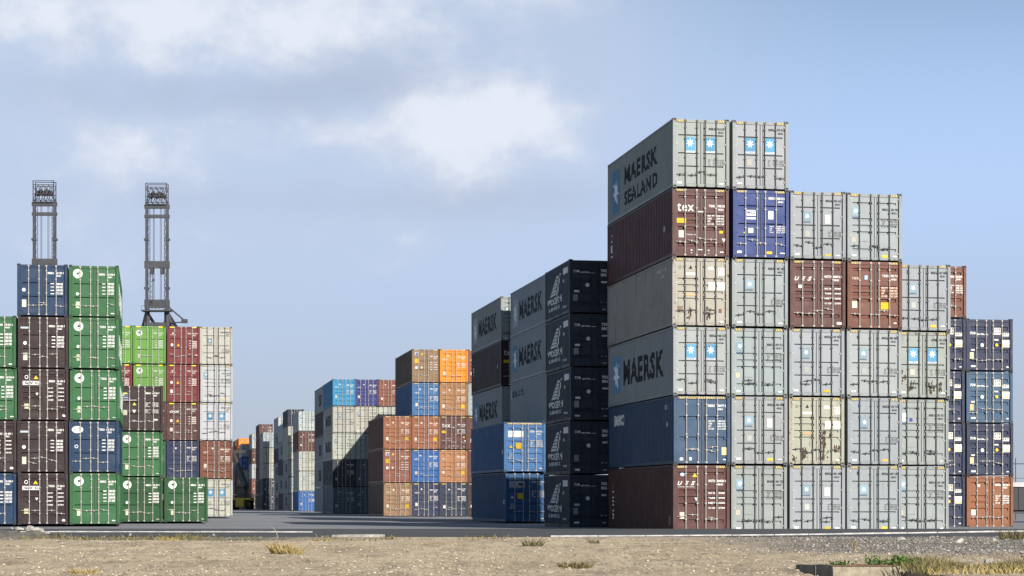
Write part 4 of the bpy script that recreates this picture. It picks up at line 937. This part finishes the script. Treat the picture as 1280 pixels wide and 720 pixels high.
# ------------------------------------------------------------------ ship-to-shore cranes with raised booms
def crane(pxc, pytop, D, label, extra):
    x = PX(pxc, D); zb = zg(D); s = F/D; top = PZ(pytop, D)-zb; Wd = 3.15
    r_ = put('harbour_crane', None, None, None, (x, D, zb)); tag(r_, label, 'crane', 'harbour cranes with raised booms')
    hinge = PZ(386, D)-zb
    for sx in (-1, 1):
        m = MB(); m.box(sx*Wd-.40, sx*Wd+.40, -.6, .6, hinge, top-5.5)
        z = hinge+6
        while z < top-8: m.box(sx*(Wd+.1)-.65, sx*(Wd+.1)+.65, -.75, .75, z, z+.7); z += 15
        z = hinge+1
        while z < top-8: m.bar((sx*(Wd-.55), .3, z), (sx*(Wd-.95), .3, z+1.2), .09); m.bar((sx*(Wd-.95), .3, z+1.2), (sx*(Wd-.55), .3, z+2.4), .09); z += 2.4
        m.bar((sx*(Wd-.95), .3, hinge+1), (sx*(Wd-.95), .3, top-8), .1)
        put('boom_girder', m.mesh('girder', STEEL), r_)
        l = MB(); l.tube((sx*Wd, 0, 0), (sx*(Wd-.15), 0, hinge), 1.0, 4, .8); l.tube((sx*6.5, 0, 0), (sx*6.5, 0, 20), .9, 4); l.tube((sx*Wd, 26, 0), (sx*Wd, 26, hinge-4), .9, 4)
        l.bar((sx*Wd, 0, hinge-1), (sx*Wd, 26, hinge-6), .8); l.bar((sx*(Wd+4.5), 3, hinge-16), (sx*Wd, 0, hinge-1), .8)
        put('leg', l.mesh('leg', STEEL), r_)
    for z, h in ((top-26, 2.2), (top-10.5, 1.0), (top-7.6, 1.2), (hinge+.2, 2.6), (hinge-5.8, 1.6), (22, 1.8)):
        cr = MB(); cr.box(-Wd-.7, Wd+.7, -.5, .5, z, z+h); put('cross_beam', cr.mesh('cross_beam', STEEL), r_)
    for k in (-1, 1): cr = MB(); cr.box(k*1.6-.5, k*1.6+.5, -.9, .9, top-27.8, top-25.6); put('trolley_block', cr.mesh('trolley_block', STEELD), r_)
    hd = MB(); z0, z1 = top-6.0, top
    for k in (-1, 1):
        for yy in (-1.6, 1.6): hd.bar((k*Wd, yy, z0), (k*Wd, yy, z1), .22)
    for yy in (-1.6, 1.6):
        for z in (z0, z0+2, z1-1.2, z1): hd.bar((-Wd-.2, yy, z), (Wd+.2, yy, z), .16)
        for k in range(4): a = -Wd+k*Wd*.5; hd.bar((a, yy, z0), (a+Wd*.5, yy, z1-1.2), .14); hd.bar((a+Wd*.5, yy, z0), (a, yy, z1-1.2), .14)
    put('head_frame', hd.mesh('head_frame', STEEL), r_)
    sh = MB()
    for k in range(5): sh.tube((-2+k, -1.2, z0+2.3+.5*(k % 2)), (-2+k, 1.2, z0+2.3+.5*(k % 2)), .75, 10)
    put('sheave', sh.mesh('sheave', STEELD), r_)
    la = MB()
    for k in (-1, 1): la.bar((-Wd+1.5+k*.32, -.7, hinge+1), (-Wd+1.5+k*.32, -.7, top-27), .13)
    z = hinge+2
    while z < top-28: la.bar((-Wd+1.1, -.7, z), (-Wd+1.9, -.7, z), .12); z += 1.6
    for z in range(int(hinge)+9, int(top)-28, 9): la.box(-Wd+1.8, -Wd+2.5, -1.1, -.3, z, z+.6)
    put('ladder', la.mesh('ladder', STEELD), r_)
    ca = MB()
    for xx in (-1.2, -.9, .95, 1.3): ca.tube((xx, .3, hinge+2), (xx, .3, top-7), .07, 4)
    put('hoist_cable', ca.mesh('hoist_cable', STEELD), r_)
    pf = MB(); pf.box(-Wd-1.3, Wd+1.3, -2.5, 1.5, hinge-.9, hinge-.5)
    for k in range(9): xx = -Wd-1.2+k*(2*Wd+2.4)/8; pf.bar((xx, -2.4, hinge-.5), (xx, -2.4, hinge+.7), .07)
    pf.bar((-Wd-1.2, -2.4, hinge+.7), (Wd+1.2, -2.4, hinge+.7), .07)
    put('platform', pf.mesh('platform', STEEL), r_)
    st = MB()
    for dz in (0, -6.5):
        st.bar((Wd+.6, 0, hinge+.4+dz), (Wd+5.8, 0, hinge-4+dz), .35); st.bar((Wd+.4, 0, hinge-4.4+dz), (Wd+6, 0, hinge-4+dz), .25); st.box(Wd+4.4, Wd+6.2, -.6, .6, hinge-4.4+dz, hinge-3.2+dz)
    st.bar((-Wd, 0, hinge-18), (Wd, 0, hinge-2), .5); st.bar((-Wd, 0, hinge-2), (-Wd-4, 0, hinge-18), .4)
    put('stay', st.mesh('stay', STEELD), r_)
    return r_
crane(55.7, 227, 620, 'left of the two grey harbour cranes, boom raised behind the blue container', 0)
crane(196.3, 230, 620, 'right one of the two grey harbour cranes, boom raised behind the lime containers', 1)
# ------------------------------------------------------------------ reach stacker between the rows
def reach_stacker():
    D = 352; r_ = put('reach_stacker', None, None, None, (PX(300, D), D, zg(D))); tag(r_, 'dark reach stacker with yellow counterweight parked between the container rows', 'reach stacker')
    RSY = simple('machine_yellow', (.42, .34, .02), .5); RSD = simple('machine_dark', (.035, .032, .03), .5)
    m = MB(); m.box(-.75, .75, -.35, .6, .45, 2.0); m.box(-.6, .6, -.5, -.35, .7, 1.8); m.box(-1.45, 1.75, -.1, 5.5, 1.7, 2.05); put('counterweight', m.mesh('counterweight', RSY), r_)
    m = MB(); m.box(-1.2, 1.2, .6, 6.5, .9, 1.7); put('chassis', m.mesh('chassis', RSD), r_)
    for sx in (-1, 1):
        for y in (.6, 5.6):
            w = put('wheel', None, r_, None, (sx*1.28, y, .82)); t = MB(); t.tube((-.33, 0, 0), (.33, 0, 0), .82, 18); put('tyre', t.mesh('tyre', TYRE), w); t = MB(); t.tube((-.35, 0, 0), (.35, 0, 0), .4, 12); put('rim', t.mesh('rim', RSY), w)
    m = MB(); m.box(-.8, .7, 1.8, 3.6, 2.05, 3.9); m.box(-.95, .85, 1.6, 3.8, 3.9, 4.05); put('cab', m.mesh('cab', RSD), r_)
    m = MB(); m.box(-.6, .5, 1.77, 1.8, 2.9, 3.7); put('cab_window', m.mesh('cab_window', simple('dark_glass', (.02, .025, .03), .1)), r_)
    m = MB(); m.tube((.9, 1.0, 3.9), (-3.2, 9, 11.6), .62, 4, .5); m.tube((.6, 2.5, 2.2), (-.9, 5, 6.9), .22, 8); put('boom', m.mesh('boom', RSD), r_)
    m = MB(); m.box(-6.4, -.2, 8.6, 9.8, 10.1, 10.6); m.box(-3.6, -2.8, 8.8, 9.6, 10.6, 11.8); put('spreader', m.mesh('spreader', RSD), r_)
reach_stacker()
# ------------------------------------------------------------------ right edge: trailer body, pole and wires
D = 121; r_ = put('box_trailer', None, None, None, (PX(1266, D), D, zg(D))); tag(r_, 'low dark box trailer with pale roof edge at the right picture edge', 'trailer')
TRD = simple('trailer_dark', (.014, .014, .018), .5)
m = MB(); m.box(0, 12, 0, 2.5, .75, 2.15)
for k in range(12): m.box(.35+k, .42+k, -.03, 0, .8, 2.1)
put('body', m.mesh('body', TRD), r_); m = MB(); m.box(-.1, 12.1, -.1, 2.6, 2.15, 2.42); put('roof', m.mesh('roof', simple('trailer_roof_grey', (.40, .39, .38), .6)), r_)
m = MB(); m.box(.1, 12, .3, 2.2, .52, .75); m.box(0, 12, -.05, .05, .56, .66); put('chassis', m.mesh('chassis', STEELD), r_)
for k in (2.0, 3.4, 8.6, 10): w = put('wheel', None, r_, None, (k, .3, .42)); t = MB(); t.tube((0, -.15, 0), (0, .15, 0), .42, 16); put('tyre', t.mesh('tyre', TYRE), w); t = MB(); t.tube((0, -.17, 0), (0, .17, 0), .2, 10); put('rim', t.mesh('rim', STEELD), w)
D = 140; m = MB(); x = PX(1269.5, D); m.tube((0, 0, 0), (0, 0, 4.3), .035, 6); p_ = put('fence_post', m.mesh('post', STEELD), None, None, (x, D, zg(D))); tag(p_, 'thin dark post carrying a wire beyond the far right stack', 'post')
m = MB(); m.tube((-.6, 0, 3.9), (14, 0, 3.9), .03, 5); m.tube((-.6, 0, 2.9), (14, 0, 2.9), .015, 5); put('wire', m.mesh('wire', STEELD), p_)
